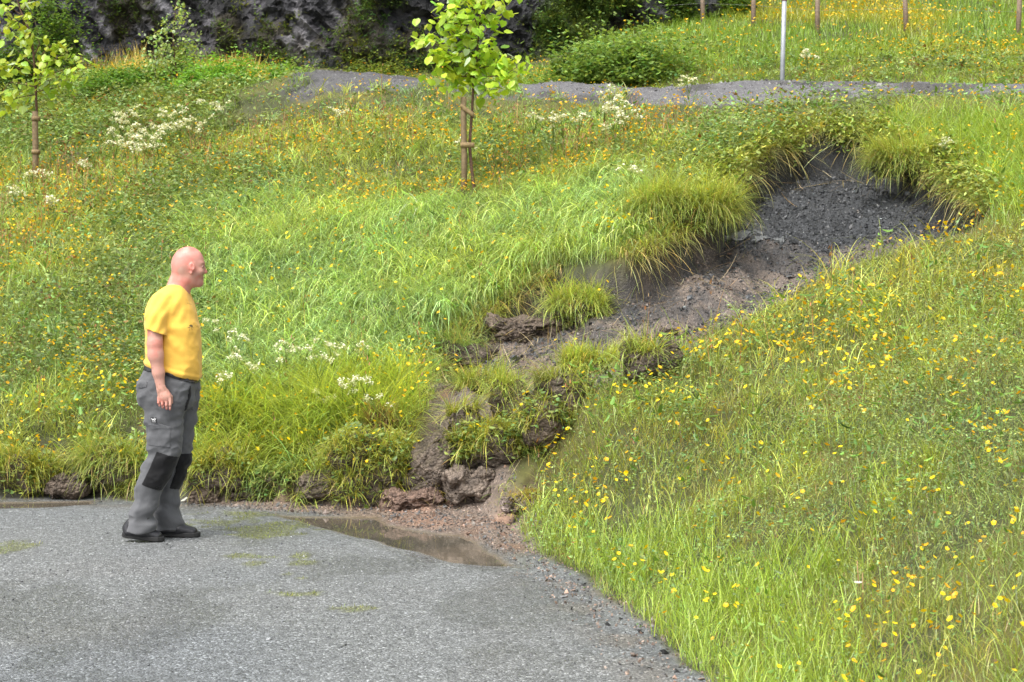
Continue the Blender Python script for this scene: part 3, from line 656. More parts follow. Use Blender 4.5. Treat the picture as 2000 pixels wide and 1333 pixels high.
# buttercups
mb = MB()
x, y = cands(48000, 5.2, 34, .9); m = ok(x, y, .05); x, y = x[m], y[m]
cl = ss(.50, .64, fbm2(x*2.1, y*1.4, 4, 401))
pr = (.06+.60*cl)*(1-.85*Z_LUSH(x, y))*(1-.3*Z_LODGE(x, y))*(1-.75*Z_UPL(x, y))*(1-.5*Z_DARK(x, y))*(1-.6*Z_EDGE(x, y))
pr += .5*Z_YEL(x, y)*(.35+cl)+(.16+.35*cl)*(x < 1)*(y > 13)*(1-.75*Z_LUSH(x, y))*(1-.7*Z_UPL(x, y))+(.08+.42*cl)*Z_RIGHT(x, y)*(1-.7*Z_EDGE(x, y))+.2*ss(34, 31, y)*ss(29, 31, y)*0
pr *= np.interp(y, [12, 20, 26, 34], [1, 1.2, .7, .6])
m = R.rand(len(x)) < pr; x, y = x[m], y[m]; n = len(x)
hh = R.uniform(.10, .26, n)*(1-.25*Z_RIGHT(x, y))+.14*Z_LUSH(x, y)
az = R.uniform(0, 6.28, n); ln = R.uniform(0, .3, n)
B = Pz(x, y); blades(mb, B, hh, .0025*np.clip(y/12, 1, 2), az, ln, 0, cjit((.10, .16, .03), n), segs=2)
top = B+np.stack([np.sin(ln)*np.cos(az)*hh, np.sin(ln)*np.sin(az)*hh, np.cos(ln)*hh], -1)
n0 = n; xf = R.uniform(2, 15, 5200); yf = R.uniform(29.5, 46, 5200); m = ok(xf, yf) & (R.rand(5200) < .15+ss(.4, .65, fbm2(xf*.5, yf*.35, 3, 611))); xf, yf = xf[m], yf[m]
cups(mb, Pz(xf, yf, .25)+np.stack([xf*0, xf*0, R.uniform(-.08, .08, len(xf))], -1), .024, np.array([.80, .50, .02]))
oc = np.where((R.rand(n) < .35+.5*ss(15, 19, y))[:, None], np.array([[.78, .42, .015]]), np.array([[.80, .58, .01]]))
cups(mb, top, R.uniform(.009, .015, n)*np.interp(y, [7, 10, 16, 30], [.85, 1.1, 1.2, 1.3]), oc*np.exp(R.normal(0, .08, (n, 1))))
o = mb.build('buttercups', M_PETAL); tag(o, 'yellow buttercup blossoms dotted all over the meadow', 'flowers', kind='stuff')

# dry reddish stalks (old sorrel and grass stems)
mb = MB()
x, y = cands(9000, 11, 27, .8); m = ok(x, y, .2); x, y = x[m], y[m]
m = R.rand(len(x)) < Z_YEL(x, y)*ss(.4, .6, fbm2(x*1.3, y*.9, 3, 501))+.03; x, y = x[m], y[m]; n = len(x)
hh = R.uniform(.25, .55, n); az = R.uniform(0, 6.28, n)
blades(mb, Pz(x, y), hh, .006, az, R.uniform(0, .25, n), .2, cjit((.33, .19, .08), n, .25), segs=3)
k = 4; X_ = np.repeat(x, k)+R.normal(0, .012, n*k); Y_ = np.repeat(y, k)+R.normal(0, .012, n*k)
leaves(mb, Pz(X_, Y_)+np.stack([X_*0, X_*0, np.repeat(hh, k)*R.uniform(.6, 1, n*k)], -1), .035, .012, R.uniform(0, 6.28, n*k), 1.1, cjit((.30, .15, .06), n*k, .25))
o = mb.build('dry_stalks', M_GRASS); tag(o, 'dry reddish seed stalks standing in the upper meadow', 'stalks', kind='stuff')

# slate chips and pebbles
def chips(name, x, y, size, col, label, cat, flatn=.45, mt=None, dz=.3):
    n = len(x); base = np.array([(1, 0, 0), (-.3, .95, 0), (-.8, -.6, 0), (.1, .1, .6), (.1, -.1, -.6), (.4, -.9, .1)])
    f = np.array([(0, 1, 3), (1, 2, 3), (2, 5, 3), (5, 0, 3), (1, 0, 4), (2, 1, 4), (5, 2, 4), (0, 5, 4)])
    A = R.normal(size=(n, 3, 3)); q_, _ = np.linalg.qr(A)
    v = (base[None]*R.uniform(.7, 1.3, (n, 6, 3)))*np.array([1, .8, flatn]); v = np.einsum('nij,nkj->nki', q_, v)*np.asarray(size)[:, None, None]
    v += Pz(x, y)[:, None]+np.array([0, 0, 1])*(np.asarray(size)*dz)[:, None, None]
    mb = MB(); mb.add(v.reshape(-1, 3), [(f[None]+(np.arange(n)*6)[:, None, None]).reshape(-1, 3)], np.repeat(col, 6, 0))
    o = mb.build(name, mt or M_SLATE, smooth=False); tag(o, label, cat, kind='stuff'); return o
bx0 = np.array(SCAR); x = R.uniform(bx0[:, 0].min(), bx0[:, 0].max(), 150000); y = R.uniform(bx0[:, 1].min(), bx0[:, 1].max(), 150000)
m = (gSDS(x, y) > .03); x, y = x[m], y[m]; z = HB(x, y); n = len(x)
m = R.rand(n) < .35+.65*ss(2.25, 2.45, z)+.4*ss(.5, .62, fbm2(x*4, y*2.6, 4, 139)); x, y, z = x[m], y[m], z[m]; n = len(x)
cs = cjit((.045, .047, .05), n, .35, .02); b_ = (R.rand(n) < .3*(1-ss(2.25, 2.45, z))); cs[b_] = cjit(soil, b_.sum(), .3)
lt = R.rand(n) < .012; cs[lt] = cjit((.3, .3, .28), lt.sum(), .2)
chips('slate_chips', x, y, np.exp(R.normal(-4.95, .5, n)), cs, 'dark wet slate chips scattered over the slide surface', 'chips')
sp_ = np.array(SILT); x = R.uniform(sp_[:, 0].min(), 1.2, 48000); y = R.uniform(5.5, 14.5, 48000)
m = (((gSSI(x, y) > -.1) & (gSDR(x, y) < .2)) | (gSDD(x, y) > .0) | ((np.abs(gSDR(x, y)+.12) < .25) & (R.rand(len(x)) < .55*ss(-.4, -.02, gSDR(x, y))))) & (Grid(SP)(x, y) < -.02); x, y = x[m], y[m]; n = len(x)
cs = cjit((.20, .15, .12), n, .35, .1); b_ = R.rand(n) < .4; cs[b_] = cjit((.10, .10, .10), b_.sum(), .3, .02)
chips('gravel_fan', x, y, np.exp(R.normal(-4.9, .4, n)), cs, 'brown pebbles washed out at the foot of the slide', 'gravel')
x, y = cands(14000, 19, 27, .3); m = gSG(x, y) > .02; x, y = x[m], y[m]; n = len(x)
chips('upper_gravel', x, y, np.exp(R.normal(-4.5, .4, n)), cjit((.17, .165, .16), n, .3, .02), 'loose grey stones on the upper gravel road', 'gravel')
x, y = cands(5000, 5.5, 13.2, .2); m = (gSDR(x, y) < -.05) & (Grid(SP)(x, y) < -.03); x, y = x[m], y[m]; n = len(x)
cs = cjit((.14, .145, .15), n, .5, .02)
chips('loose_grit', x, y, np.exp(R.normal(-5.3, .35, n)), cs, 'loose grit lying on the grey asphalt', 'grit')
# ------------------------------------------------------------------ sods and mud lumps of the slide
import bmesh
_bm = bmesh.new(); bmesh.ops.create_icosphere(_bm, subdivisions=5, radius=1.0)
_bm.verts.ensure_lookup_table(); ICO = np.array([v.co[:] for v in _bm.verts]); ICOF = np.array([[v.index for v in f.verts] for f in _bm.faces]); _bm.free()
def vnorm(V, Fc):
    n = np.cross(V[Fc[:, 1]]-V[Fc[:, 0]], V[Fc[:, 2]]-V[Fc[:, 0]]); out = np.zeros_like(V)
    for i in range(3): np.add.at(out, Fc[:, i], n)
    return out/(np.linalg.norm(out, axis=1)[:, None]+1e-12)
MUD = np.array([.125, .098, .078]); MUDD = np.array([.085, .064, .048]); MUDR = np.array([.16, .105, .08])
def lump_mesh(rx, ry, rz, seed, rough=.28, lean=0.):
    d = np.sign(ICO)*np.abs(ICO)**.72; d = d/np.linalg.norm(d, axis=1)[:, None]**.55
    r = 1+rough*1.6*(fbm3(d[:, 0]*.9+seed*3, d[:, 1]*.9, d[:, 2]*.9, 2, seed+3)-.5)+rough*2*(fbm3(d[:, 0]*1.6+seed, d[:, 1]*1.6, d[:, 2]*1.6, 4, seed)-.5)+rough*.8*(fbm3(d[:, 0]*6+seed, d[:, 1]*6, d[:, 2]*6, 3, seed+5)-.5)
    V = d*r[:, None]*np.array([rx, ry, rz]); V[:, 0] += lean*V[:, 2]
    nn = vnorm(V, ICOF); k_ = min(1., rx/.16)
    cr = np.abs(fbm3(V[:, 0]*9, V[:, 1]*9, V[:, 2]*9, 4, seed+9)-.5)*2; st = np.floor(fbm3(V[:, 0]*7+9, V[:, 1]*7, V[:, 2]*7, 2, seed+12)*10)/10
    V += nn*(k_*(.06*(.35-cr)+.16*(st-.5)+.02*(fbm3(V[:, 0]*40, V[:, 1]*40, V[:, 2]*40, 2, seed+13)-.5)))[:, None]
    return V
def sod(name, label, cat, px, py, wpx, hpx, grass=1., mud=MUD, seed=0, gcol=None, glen=(.12, .28), side=None, droop=1.6, herbs=0., flowers=0, lean=0., depth=.8, group=None, rough=.28, tilt=0., sink=.35, bw=.005):
    b = at(px, py+hpx*.35, H); d = b[1]; wx_ = wpx*d/F/2; hz = hpx*d/F/(2-sink)
    root = empty(name, (b[0], b[1]+wx_*.3, b[2])); tag(root, label, cat, group)
    V = lump_mesh(wx_, wx_*depth, hz, seed, rough, lean); V[:, 2] += hz*(1-sink)
    nrm = vnorm(V, ICOF)
    c = mud*(.75+.5*fbm3(V[:, 0]*9, V[:, 1]*9, V[:, 2]*9, 3, seed+2))[:, None]
    if grass > 0: c = lerp(c, np.array([.06, .05, .02]), ss(.2, .8, nrm[:, 2])*.7)
    o = build('soil', V, [ICOF], M_SOIL, root, col=c)
    if grass > 0:
        mb = MB(); g = (nrm[:, 2] > -.25) & (R.rand(len(V)) < 1)
        pn = fbm3(V[:, 0]*3.2/ max(wx_, .1)*.3, V[:, 1]*3.2, V[:, 2]*3.2, 2, seed+7)
        g &= (nrm[:, 2]*.9+.5*(pn-.5)*2 > 1.0-1.45*grass)
        if side is not None: g &= (V[:, 0]*math.cos(side)+V[:, 1]*math.sin(side) > -.15*wx_)
        ids = np.nonzero(g)[0]
        if len(ids):
            area = wx_*wx_*3; nb = int(min(12000, max(600, area*17000*grass)))
            k = R.choice(ids, nb); P_ = V[k]+R.normal(0, .012, (nb, 3))
            gd = -1.9+1.4*(((seed*37) % 10)/10-.5); cl_ = vn3(V[k, 0]*11, V[k, 1]*11, V[k, 2]*11, seed+1)
            az = np.where(R.rand(nb) < .55, gd, np.arctan2(V[k, 1]-.25*wx_, V[k, 0]))+R.normal(0, .6, nb)+(cl_-.5)*3
            base = G_YEL if gcol is None else gcol
            cc = cjit(base, nb, .3, .12)*(.85+.3*vn2(P_[:, 0]*12, P_[:, 1]*12, seed)[:, None])
            dd = R.rand(nb) < .08; cc[dd] = cjit(STRAW, dd.sum(), .2)
            blades(mb, P_, R.uniform(glen[0]*.5, glen[1]*1.15, nb)*(.55+.85*cl_), bw*R.uniform(.6, 1.2, nb), az, R.uniform(.2, 1.5, nb)*(.6+.8*cl_), R.uniform(.2, droop*1.2, nb), cc*(.7+.6*cl_)[:, None], segs=4)
            mb.build('turf', M_GRASS, root)
            if herbs:
                nb = int(area*5000*herbs)+60; k = R.choice(ids, nb); mb = MB(); sz = R.uniform(.02, .05, nb)
                leaves(mb, V[k]+nrm[k]*R.uniform(.01, .09, nb)[:, None], sz, sz*.8, R.uniform(0, 6.28, nb), R.uniform(-.5, .6, nb), cjit(G_MID, nb, .3, .15))
                mb.build('leaves', M_LEAF, root)
            if flowers:
                k = R.choice(ids, flowers); mb = MB(); cups(mb, V[k]+nrm[k]*.10+np.array([0, 0, .05]), .013, np.array([.80, .55, .01])); mb.build('blossoms', M_PETAL, root)
    return root
GS = 'clods and sods pushed up by the slide'
OLG = np.array([.30, .32, .06])
sod('grass_clod', 'round grassy clod with drooping blades sitting on the brown slide track', 'sod', 1132, 612, 104, 52, 1.0, seed=11, gcol=G_PALE*.9, glen=(.10, .30), droop=2.0, group=GS, flowers=6)
sod('grass_clod', 'large overhanging sod at the left lip of the dark slate hollow', 'sod', 1340, 418, 200, 46, .8, mud=MUDD, seed=12, gcol=G_YEL, glen=(.10, .36), droop=1.8, group=GS, flowers=5, depth=.6, herbs=.8)
sod('grass_clod', 'overhanging turf tongue at the right end of the slate hollow', 'sod', 1795, 330, 170, 40, .8, mud=slate, seed=13, gcol=G_YEL, glen=(.10, .36), droop=1.8, group=GS, herbs=.6, depth=.6)
sod('grass_clod', 'small tilted turf piece left of the black gravel channel', 'sod', 940, 756, 95, 30, .95, seed=14, gcol=G_YEL*1.05, glen=(.10, .24), group=GS, flowers=3)
sod('mud_mound', 'brown mud mound with grass on its crown just below the channel', 'mud', 1005, 800, 100, 66, .35, seed=15, gcol=G_YEL, side=2.6, group=GS)
sod('mud_mound', 'bare brown mud heap right of the channel foot', 'mud', 1105, 782, 118, 72, .12, seed=16, gcol=G_OLIVE, group=GS, rough=.35)
sod('mud_mound', 'tall slanting ridge of bare brown mud above the puddle', 'mud', 862, 898, 100, 150, .06, seed=17, gcol=OLG, lean=.62, group=GS, rough=.3, depth=1.1)
sod('grass_clod', 'wide weedy sod with buttercups in the middle of the deposit', 'sod', 972, 878, 165, 60, .75, seed=18, gcol=OLG, glen=(.06, .18), herbs=1.2, flowers=14, group=GS, depth=.7)
sod('grass_clod', 'big bushy sod with buttercups slumped down to the puddle edge', 'sod', 728, 938, 165, 112, .9, seed=19, gcol=OLG*1.05, glen=(.06, .22), herbs=1.3, flowers=26, group=GS, depth=.75)
sod('mud_mound', 'rounded bare mud lump nearest the silt fan', 'mud', 925, 958, 116, 70, .0, seed=20, group=GS, mud=MUD*1.1)
sod('grass_clod', 'small mossy yellow clod leaning against the rounded mud lump', 'sod', 868, 950, 62, 66, .9, seed=21, gcol=np.array([.33, .30, .05]), glen=(.05, .13), lean=.4, group=GS)
sod('mud_mound', 'low reddish mud lump at the back edge of the puddle', 'mud', 800, 982, 104, 36, .0, seed=22, mud=MUDR, group=GS)
sod('mud_mound', 'jagged mud block breaking out of the right hand meadow', 'mud', 1268, 716, 104, 66, .06, seed=23, gcol=G_YEL, group=GS, rough=.4, mud=MUD*.9)
sod('grass_clod', 'long light green turf strip beside the jagged mud block', 'sod', 1175, 718, 150, 30, 1.0, seed=24, gcol=G_YEL*1.1, glen=(.06, .20), droop=1.2, flowers=7, group=GS, depth=.5)
sod('mud_mound', 'small dark clod in the grass above the jagged mud block', 'mud', 1308, 657, 42, 26, .0, seed=25, mud=MUDD, group=GS)
sod('mud_mound', 'dark brown scarp lump left of the round grassy clod', 'mud', 1025, 650, 150, 46, .0, seed=26, mud=MUDD*1.3, group=GS, rough=.35, depth=.6)
sod('mud_mound', 'low crumbly mud shelf under the lodged grass', 'mud', 905, 705, 130, 50, .15, seed=27, mud=MUD*.8, side=2.4, gcol=G_MID, group=GS, depth=.5)
sod('root_clod', 'brown tangle of roots poking out of the flattened grass', 'clod', 740, 848, 58, 50, .5, seed=28, gcol=np.array([.30, .22, .10]), glen=(.05, .22), mud=MUDD, droop=.6, group=GS)
sod('mud_mound', 'pale pinkish mud hump with moss at the corner of the right bank', 'mud', 1020, 990, 78, 42, .25, seed=29, mud=np.array([.24, .19, .17]), gcol=np.array([.30, .24, .03]), glen=(.02, .06), group=GS)
sod('mud_mound', 'weedy brown hump below the bare heap on the right', 'mud', 1068, 850, 100, 80, .55, seed=30, mud=MUDD*1.3, gcol=OLG, glen=(.06, .18), herbs=.8, flowers=10, group=GS)
mb = MB(); n = 900; x = R.uniform(-1.2, 1.3, n); y = R.uniform(11.3, 15.5, n); m = (gSDD(x, y) > -.1) | (gSDS(x, y) > .02); x, y = x[m], y[m]; n = len(x)
blades(mb, Pz(x, y, .03), R.uniform(.05, .22, n), .004, R.uniform(0, 6.28, n), R.uniform(.5, 1.6, n), R.uniform(-.8, .8, n), cjit((.36, .30, .16), n, .3), segs=4)
o = mb.build('torn_roots', M_GRASS); tag(o, 'torn roots and straw sticking out of the mud of the slide', 'roots', kind='stuff')
GT = 'sods along the broken road edge'
sod('grass_clod', 'leftmost bushy sod at the road edge', 'sod', 42, 940, 110, 58, .95, seed=41, gcol=OLG, herbs=1., glen=(.10, .26), flowers=6, group=GT)
sod('grass_clod', 'drooping sod between the dark hollow and the man', 'sod', 225, 940, 125, 60, .95, seed=42, gcol=G_YEL*.9, herbs=.7, glen=(.12, .32), droop=2., flowers=6, group=GT)
sod('grass_clod', 'weedy sod at the road edge just right of the man', 'sod', 430, 938, 120, 56, .8, seed=43, gcol=OLG, herbs=.8, glen=(.10, .28), flowers=6, group=GT)
sod('grass_clod', 'low leafy sod with bare soil around it at the road edge', 'sod', 535, 950, 90, 44, .8, seed=44, gcol=G_MID, herbs=1.6, glen=(.06, .16), group=GT)
sod('mud_mound', 'brown broken mud lump left of the big bushy sod', 'mud', 625, 962, 112, 52, .05, seed=45, gcol=G_YEL, group=GT, rough=.35)
sod('mud_mound', 'dark brown soil lump in the hollow at far left', 'mud', 122, 958, 80, 52, .0, seed=46, mud=MUDD, gcol=G_YEL, group=GT, rough=.3)
sod('mud_mound', 'small brown soil lump behind the legs of the man', 'mud', 398, 972, 66, 30, .0, seed=47, mud=MUDD*1.4, group=GT)
sod('mud_mound', 'flat smear of brown soil at the road edge between the man and the leafy sod', 'mud', 480, 968, 90, 26, .0, seed=48, group=GT, rough=.3)
q = at(1425, 500, H); V = lump_mesh(.032, .03, .022, 77, .15); o = build('stone', V+np.array([q[0], q[1], q[2]+.015]), [ICOF], M_STONE, None, col=np.broadcast_to(np.array([.26, .17, .12]), V.shape))
tag(o, 'single rounded reddish stone on the brown slide surface', 'stone')
# slabs of grey clay crossing the scar at the slate and soil boundary
for px, py, wp, lab in ((1440, 466, 110, 'long thin grey slab between slate and brown soil'), (1500, 468, 60, 'short grey slab at the right of the slate and soil boundary')):
    q = at(px, py, H); r_ = wp*q[1]/F/2; V = lump_mesh(r_, .04, .010, px, .3); V[:, 2] += .1*V[:, 0]
    V[:, 2] += H(q[0]+V[:, 0], q[1]+V[:, 1])-q[2]-.1*V[:, 0]
    o = build('clay_slab', V+q+np.array([0, 0, .012]), [ICOF], M_SLATE, None, col=np.broadcast_to(np.array([.11, .115, .115]), V.shape)); tag(o, lab, 'slab', 'grey clay slabs')

# ------------------------------------------------------------------ white umbel plants
def umbel_plant(px, py, s, label, heads=5, group='white umbel flowers'):
    """s = height of the plant in m; (px, py) = its flowers"""
    q = at(px, py, H); d = q[1]; b = at(px, min(py+s*F/d*.9, 1300), H)
    t_ = s; root = empty('white_flower_plant', (b[0], b[1], b[2]-.01)); tag(root, label, 'wildflower', group)
    mb = MB(); hp = []
    bb = np.array([[0, 0, 0]]); tube(mb, [(0, 0, 0), (.01, 0, s*.4), (0, .01, s*.7)], [.004, .0035, .003], 5, (.16, .24, .05))
    for i in range(heads):
        a = R.uniform(0, 6.28); r = R.uniform(.03, .14)*s*2; z = s*R.uniform(.82, 1.08); p_ = np.array([r*math.cos(a), r*math.sin(a), z]); hp.append(p_)
        tube(mb, [(0, .01*.5, s*R.uniform(.45, .7)), p_*np.array([.6, .6, .93]), p_], [.003, .0025, .002], 4, (.16, .24, .05))
    n = 18; leaves(mb, np.stack([R.normal(0, .04, n), R.normal(0, .04, n), R.uniform(.1, .6, n)*s], -1), R.uniform(.04, .08, n), .03, R.uniform(0, 6.28, n), .3, cjit(G_MID, n))
    mb.build('stem', M_LEAF, root)
    for p_ in hp:
        mb = MB(); n = 20; a = R.uniform(0, 6.28, n); r = np.sqrt(R.rand(n))*R.uniform(.020, .038)*np.clip(d/13, 1, 1.6)
        Cn = p_+np.stack([r*np.cos(a), r*np.sin(a), .012-r*r*4+R.normal(0, .011, n)+r*np.cos(a)*R.uniform(-.7, .7)], -1)
        cups(mb, Cn, R.uniform(.004, .008, n)*np.clip(d/13, 1, 1.7), np.array([.78, .78, .62])*R.uniform(.8, 1.05, (n, 1)))
        dv_ = Cn-(p_-np.array([0, 0, .02])); Ld = np.linalg.norm(dv_, axis=1)
        blades(mb, np.tile(p_-np.array([0, 0, .02]), (n, 1)), Ld, .0022, np.arctan2(dv_[:, 1], dv_[:, 0]), np.arccos(np.clip(dv_[:, 2]/Ld, -1, 1)), 0., (.3, .38, .12), (.5, .55, .3), segs=2)
        mb.build('flower_head', M_PETAL, root)
L1 = 'white frothy flower head in the dense patch of the upper left meadow'
for q in [(222,268),(236,240),(245,285),(262,270),(258,228),(280,262),(300,275),(318,262),(330,232),(345,225),(352,250),(240,255),(290,290),(268,300),(225,290),(310,290),(322,250)]: umbel_plant(*q, R.uniform(.45, .6), L1, 6)
L2 = 'white umbel in the loose row right of the dense patch'
for q in [(405,212),(432,214),(372,245),(395,240),(380,265)]: umbel_plant(*q, .5, L2, 4)
L3 = 'white umbel in the wet grass right of the man'
for q in [(462,712),(482,722),(440,748),(458,668),(560,690),(595,688),(545,705),(650,700),(696,690),(622,722),(430,650)]: umbel_plant(*q, .42, L3, 4)
L4 = 'cream umbel above the flattened grass'
for q in [(690,765),(715,752),(745,792),(670,770),(640,780)]: umbel_plant(*q, .4, L4, 4)
L5 = 'white umbel right of the staked tree below the gravel road'
for q in [(1190,190),(1208,212),(1198,232),(1225,235),(1178,225),(1100,248),(1080,252),(1130,245),(1042,238),(1200,250)]: umbel_plant(*q, .5, L5, 5)
for q, lab, s in [((1228,340),'lone white umbel on the slope left of the slate hollow',.4),((1840,295),'white umbel above the right end of the slate hollow',.45),((1925,72),'tall white umbel standing alone by the ditch on the upper right',1.0),((660,228),'white umbel below the left end of the gravel road',.45),((912,290),'white umbel beside the lower tie of the centre tree stake',.4),
    ((62,342),'white umbel at the foot of the left tree',.3),((86,345),'white umbel just right of the left tree stake foot',.3),((30,382),'white umbel at the left edge below the left tree',.4),((160,330),'pale umbel between the left tree and the dense patch',.4),((1345,168),'small white umbel in front of the gravel road',.5),((1578,125),'white umbel on the lawn beyond the gravel road',.4),((105,400),'low white umbel in the yellow meadow at left',.35)]:
    umbel_plant(*q, s, lab, 5)

# ------------------------------------------------------------------ young trees, stakes
def young_tree(d, trunk, branches, lsize, nleaf, name, label, seed, shape=HEART, tr=.018, lcol=(.38, .52, .05), jit=.16, dr=.035):
    rs = np.random.RandomState(seed)
    base = at(trunk[0][0], trunk[0][1], H); d = base[1]
    root = empty(name, tuple(base)); tag(root, label, 'tree')
    rel = lambda px, py, dy=0.: np.array(W(px, py, d+dy))-base
    mb = MB(); tp = np.array([rel(*q) for q in trunk]); tp[0, 2] -= .1
    tt = np.linspace(0, 1, 24); tp2 = np.stack([np.interp(tt*(len(tp)-1), np.arange(len(tp)), tp[:, i]) for i in range(3)], -1)
    tp2[:, 1] += .02*np.sin(tt*7); tube(mb, tp2, np.interp(tt, [0, .08, 1], [tr*1.35, tr, tr*.25]), 8, (.11, .065, .045)); mb.build('trunk', M_BARK, root)
    mb = MB(); C_ = []; A_ = []
    for bi, br in enumerate(branches):
        dy0 = rs.uniform(-.35, .35)
        pts = np.array([rel(px, py, dy0*i/(len(br)-1)) for i, (px, py) in enumerate(br)])
        t2 = np.linspace(0, 1, 9); pp = np.stack([np.interp(t2*(len(pts)-1), np.arange(len(pts)), pts[:, i]) for i in range(3)], -1)
        tube(mb, pp, np.interp(t2, [0, 1], [tr*.42, .003]), 5, (.12, .07, .045))
        L = np.linalg.norm(pts[-1]-pts[0]); k = max(6, int(nleaf*L))
        f = rs.uniform(.12, 1.02, k); pos = np.stack([np.interp(f, t2, pp[:, i]) for i in range(3)], -1)+rs.normal(0, jit*.5, (k, 3))*np.array([1, 1, .8]); pos[:, 2] -= .02
        C_.append(pos); A_.append(rs.uniform(0, 6.28, k))
    mb.build('branches', M_BARK, root)
    Cn = np.concatenate(C_); n = len(Cn); mb = MB()
    az = np.concatenate(A_); az = np.where(rs.rand(n) < .6, -1.57+rs.normal(0, 1.0, n), az)
    L_ = lsize*rs.uniform(.6, 1.15, n)
    cc = cjit(lcol, n, .2, .12); wh = rs.rand(n) < .03; cc[wh] = (.5, .6, .4)
    leaves(mb, Cn, L_, L_*.92, az, rs.uniform(-1.35, -.25, n), cc, shape, roll=rs.uniform(-.7, .7, n))
    mb.build('crown', M_TREELEAF, root)
    return root, d
t0, dT = young_tree(19, [(930,388),(921,330),(917,285),(922,215),(925,160),(929,125),(936,60),(940,0),(941,-90),(944,-190)],
  [[(929,130),(905,128),(872,135),(868,150)],[(925,150),(900,150),(880,140),(862,122)],[(928,128),(912,95),(870,90),(838,76),(815,68)],[(928,110),(900,78),(872,50),(842,30)],[(932,135),(960,130),(985,112),(1008,112)],[(930,150),(955,150),(985,148),(1012,130)],
   [(932,125),(955,105),(975,105),(990,125)],[(934,80),(950,60),(958,48),(948,30)],[(933,90),(905,55),(890,25),(870,-10)],[(937,50),(960,20),(985,5),(990,-20)],[(938,30),(910,5),(895,-25),(880,-50)],[(934,85),(920,65),(905,70),(895,90)],
   [(929,140),(945,160),(948,178),(950,186)],[(931,120),(915,140),(900,158),(885,160)],[(940,0),(960,-30),(985,-50)],[(940,-40),(915,-70),(900,-110)],[(941,-90),(965,-120),(975,-150)],[(935,60),(925,30),(930,0)],[(932,100),(945,105),(952,90)],[(931,120),(970,135),(985,160)],[(930,128),(890,115),(850,85)]],
  .104, 84, 'young_tree', 'young linden tree with bright green leaves tied to the centre stake', 3, jit=.17)
t1, dL = young_tree(23, [(72,352),(70,290),(71,220),(68,140),(64,90),(57,55),(40,20),(28,-20),(20,-90)],
  [[(64,100),(45,60),(30,40),(5,25)],[(60,70),(40,75),(15,70),(-5,60)],[(68,130),(90,95),(112,85),(120,100)],[(69,140),(100,120),(130,105),(142,90)],[(70,160),(100,145),(130,135),(155,135)],[(69,150),(45,140),(20,125),(0,130)],[(70,170),(45,165),(20,160),(0,185)],
   [(70,180),(95,175),(115,170),(140,165)],[(66,110),(78,85),(70,70)],[(60,60),(45,45),(50,30)],[(50,35),(20,15),(0,20)],[(68,130),(50,115),(35,100)],[(70,165),(90,160),(110,150)],[(71,185),(40,190),(15,200)],[(45,20),(60,0),(70,-20)],[(30,-20),(0,-40),(-20,-60)],[(69,150),(85,130),(95,110)]],
  .104, 50, 'young_tree', 'young linden tree with yellow green leaves at the left edge', 4, tr=.021, lcol=(.36, .46, .05), jit=.17)
def stake(px, top, bot, wpx, d, bands, tx, label):
    b = np.array(W(px, bot, d)); b[2] = H(b[0], b[1]); r = wpx*d/F/2; h = CH-(top-HY)/F*d-b[2]
    root = empty('tree_stake', tuple(b)); tag(root, label, 'stake', 'stakes supporting the young trees')
    mb = MB(); tube(mb, [(0, 0, -.2), (.004, 0, h*.4), (-.003, 0, h*.8), (-.002, 0, h)], [r, r, r*.97, r*.95], 6, (.20, .145, .085)); mb.build('post', M_WOOD, root)
    for (py, dz) in bands:
        z = CH-(py-HY)/F*d-b[2]; x1 = (tx-px)/F*d; mb = MB()
        ang = np.linspace(0, 2*np.pi, 21); X = np.where(np.cos(ang) > 0, x1+.026*np.cos(ang), (r+.004)*np.cos(ang)); Yv = np.sin(ang)*(r+.006)
        zz = z+dz*(X/x1); w2 = .026
        V = np.concatenate([np.stack([X, Yv, zz-w2], -1), np.stack([X, Yv, zz+w2], -1)]); m = len(ang)
        V2 = V.copy(); V2[:, :2] *= 1.05
        VA = np.concatenate([V, V2]); q = []
        for i in range(m-1):
            q += [(2*m+i, 2*m+i+1, 3*m+i+1, 3*m+i), (i+1, i, m+i, m+i+1), (m+i, 3*m+i, 3*m+i+1, m+i+1), (i, i+1, 2*m+i+1, 2*m+i)]
        mb.add(VA, [np.array(q)], (.24, .17, .09)); mb.build('tie', M_WOOD, root)
stake(906, 190, 392, 12, dT-.02, [(212, -.06), (284, 0)], 921, 'brown wooden stake with two ties left of the centre tree')
stake(69, 218, 356, 13, dL-.05, [(232, 0), (297, 0)], 74, 'brown wooden stake with two ties at the left edge tree')

# ------------------------------------------------------------------ cliff
M_CLIFF = rough_mat('cliff_rock', 9, 1.0, .5, .55, .5, dist=.12)
u = np.arange(-17, 4.8, .055); v = np.arange(0, 7.2, .055); U, Vv = np.meshgrid(u, v, indexing='ij')
dgn = U*.8+Vv*.6; dg2 = -U*.6+Vv*.8
rid = 1-np.abs(2*fbm2(dgn*1.1, dg2*.45, 5, 701)-1); r2 = 1-np.abs(2*fbm2(dgn*3.5, dg2*1.2, 4, 711)-1)
blk = np.floor(fbm2(U*.9, Vv*.9, 3, 721)*9)/9
disp = .9*(rid-.6)+.35*(r2-.6)+.9*(blk-.5)+.25*(fbm2(U*7, Vv*7, 3, 731)-.5)+1.3*(fbm2(U*.35, Vv*.35, 2, 741)-.5)+.30*(np.floor(fbm2(dgn*5, dg2*1.6, 3, 745)*10)/10-.5)+.14*(np.floor(fbm2(dgn*14, dg2*4, 2, 747)*7)/7-.5)
yb = 33.6+np.interp(U, [-17, -9, -6, 0, 2, 4.8], [34.5-33.6, .6, .2, .9, 1.8, 4.2])+.0
Yc = yb+.38*Vv-disp*ss(0, .8, Vv)
Zc = H(U, yb*1.0)-.35+Vv
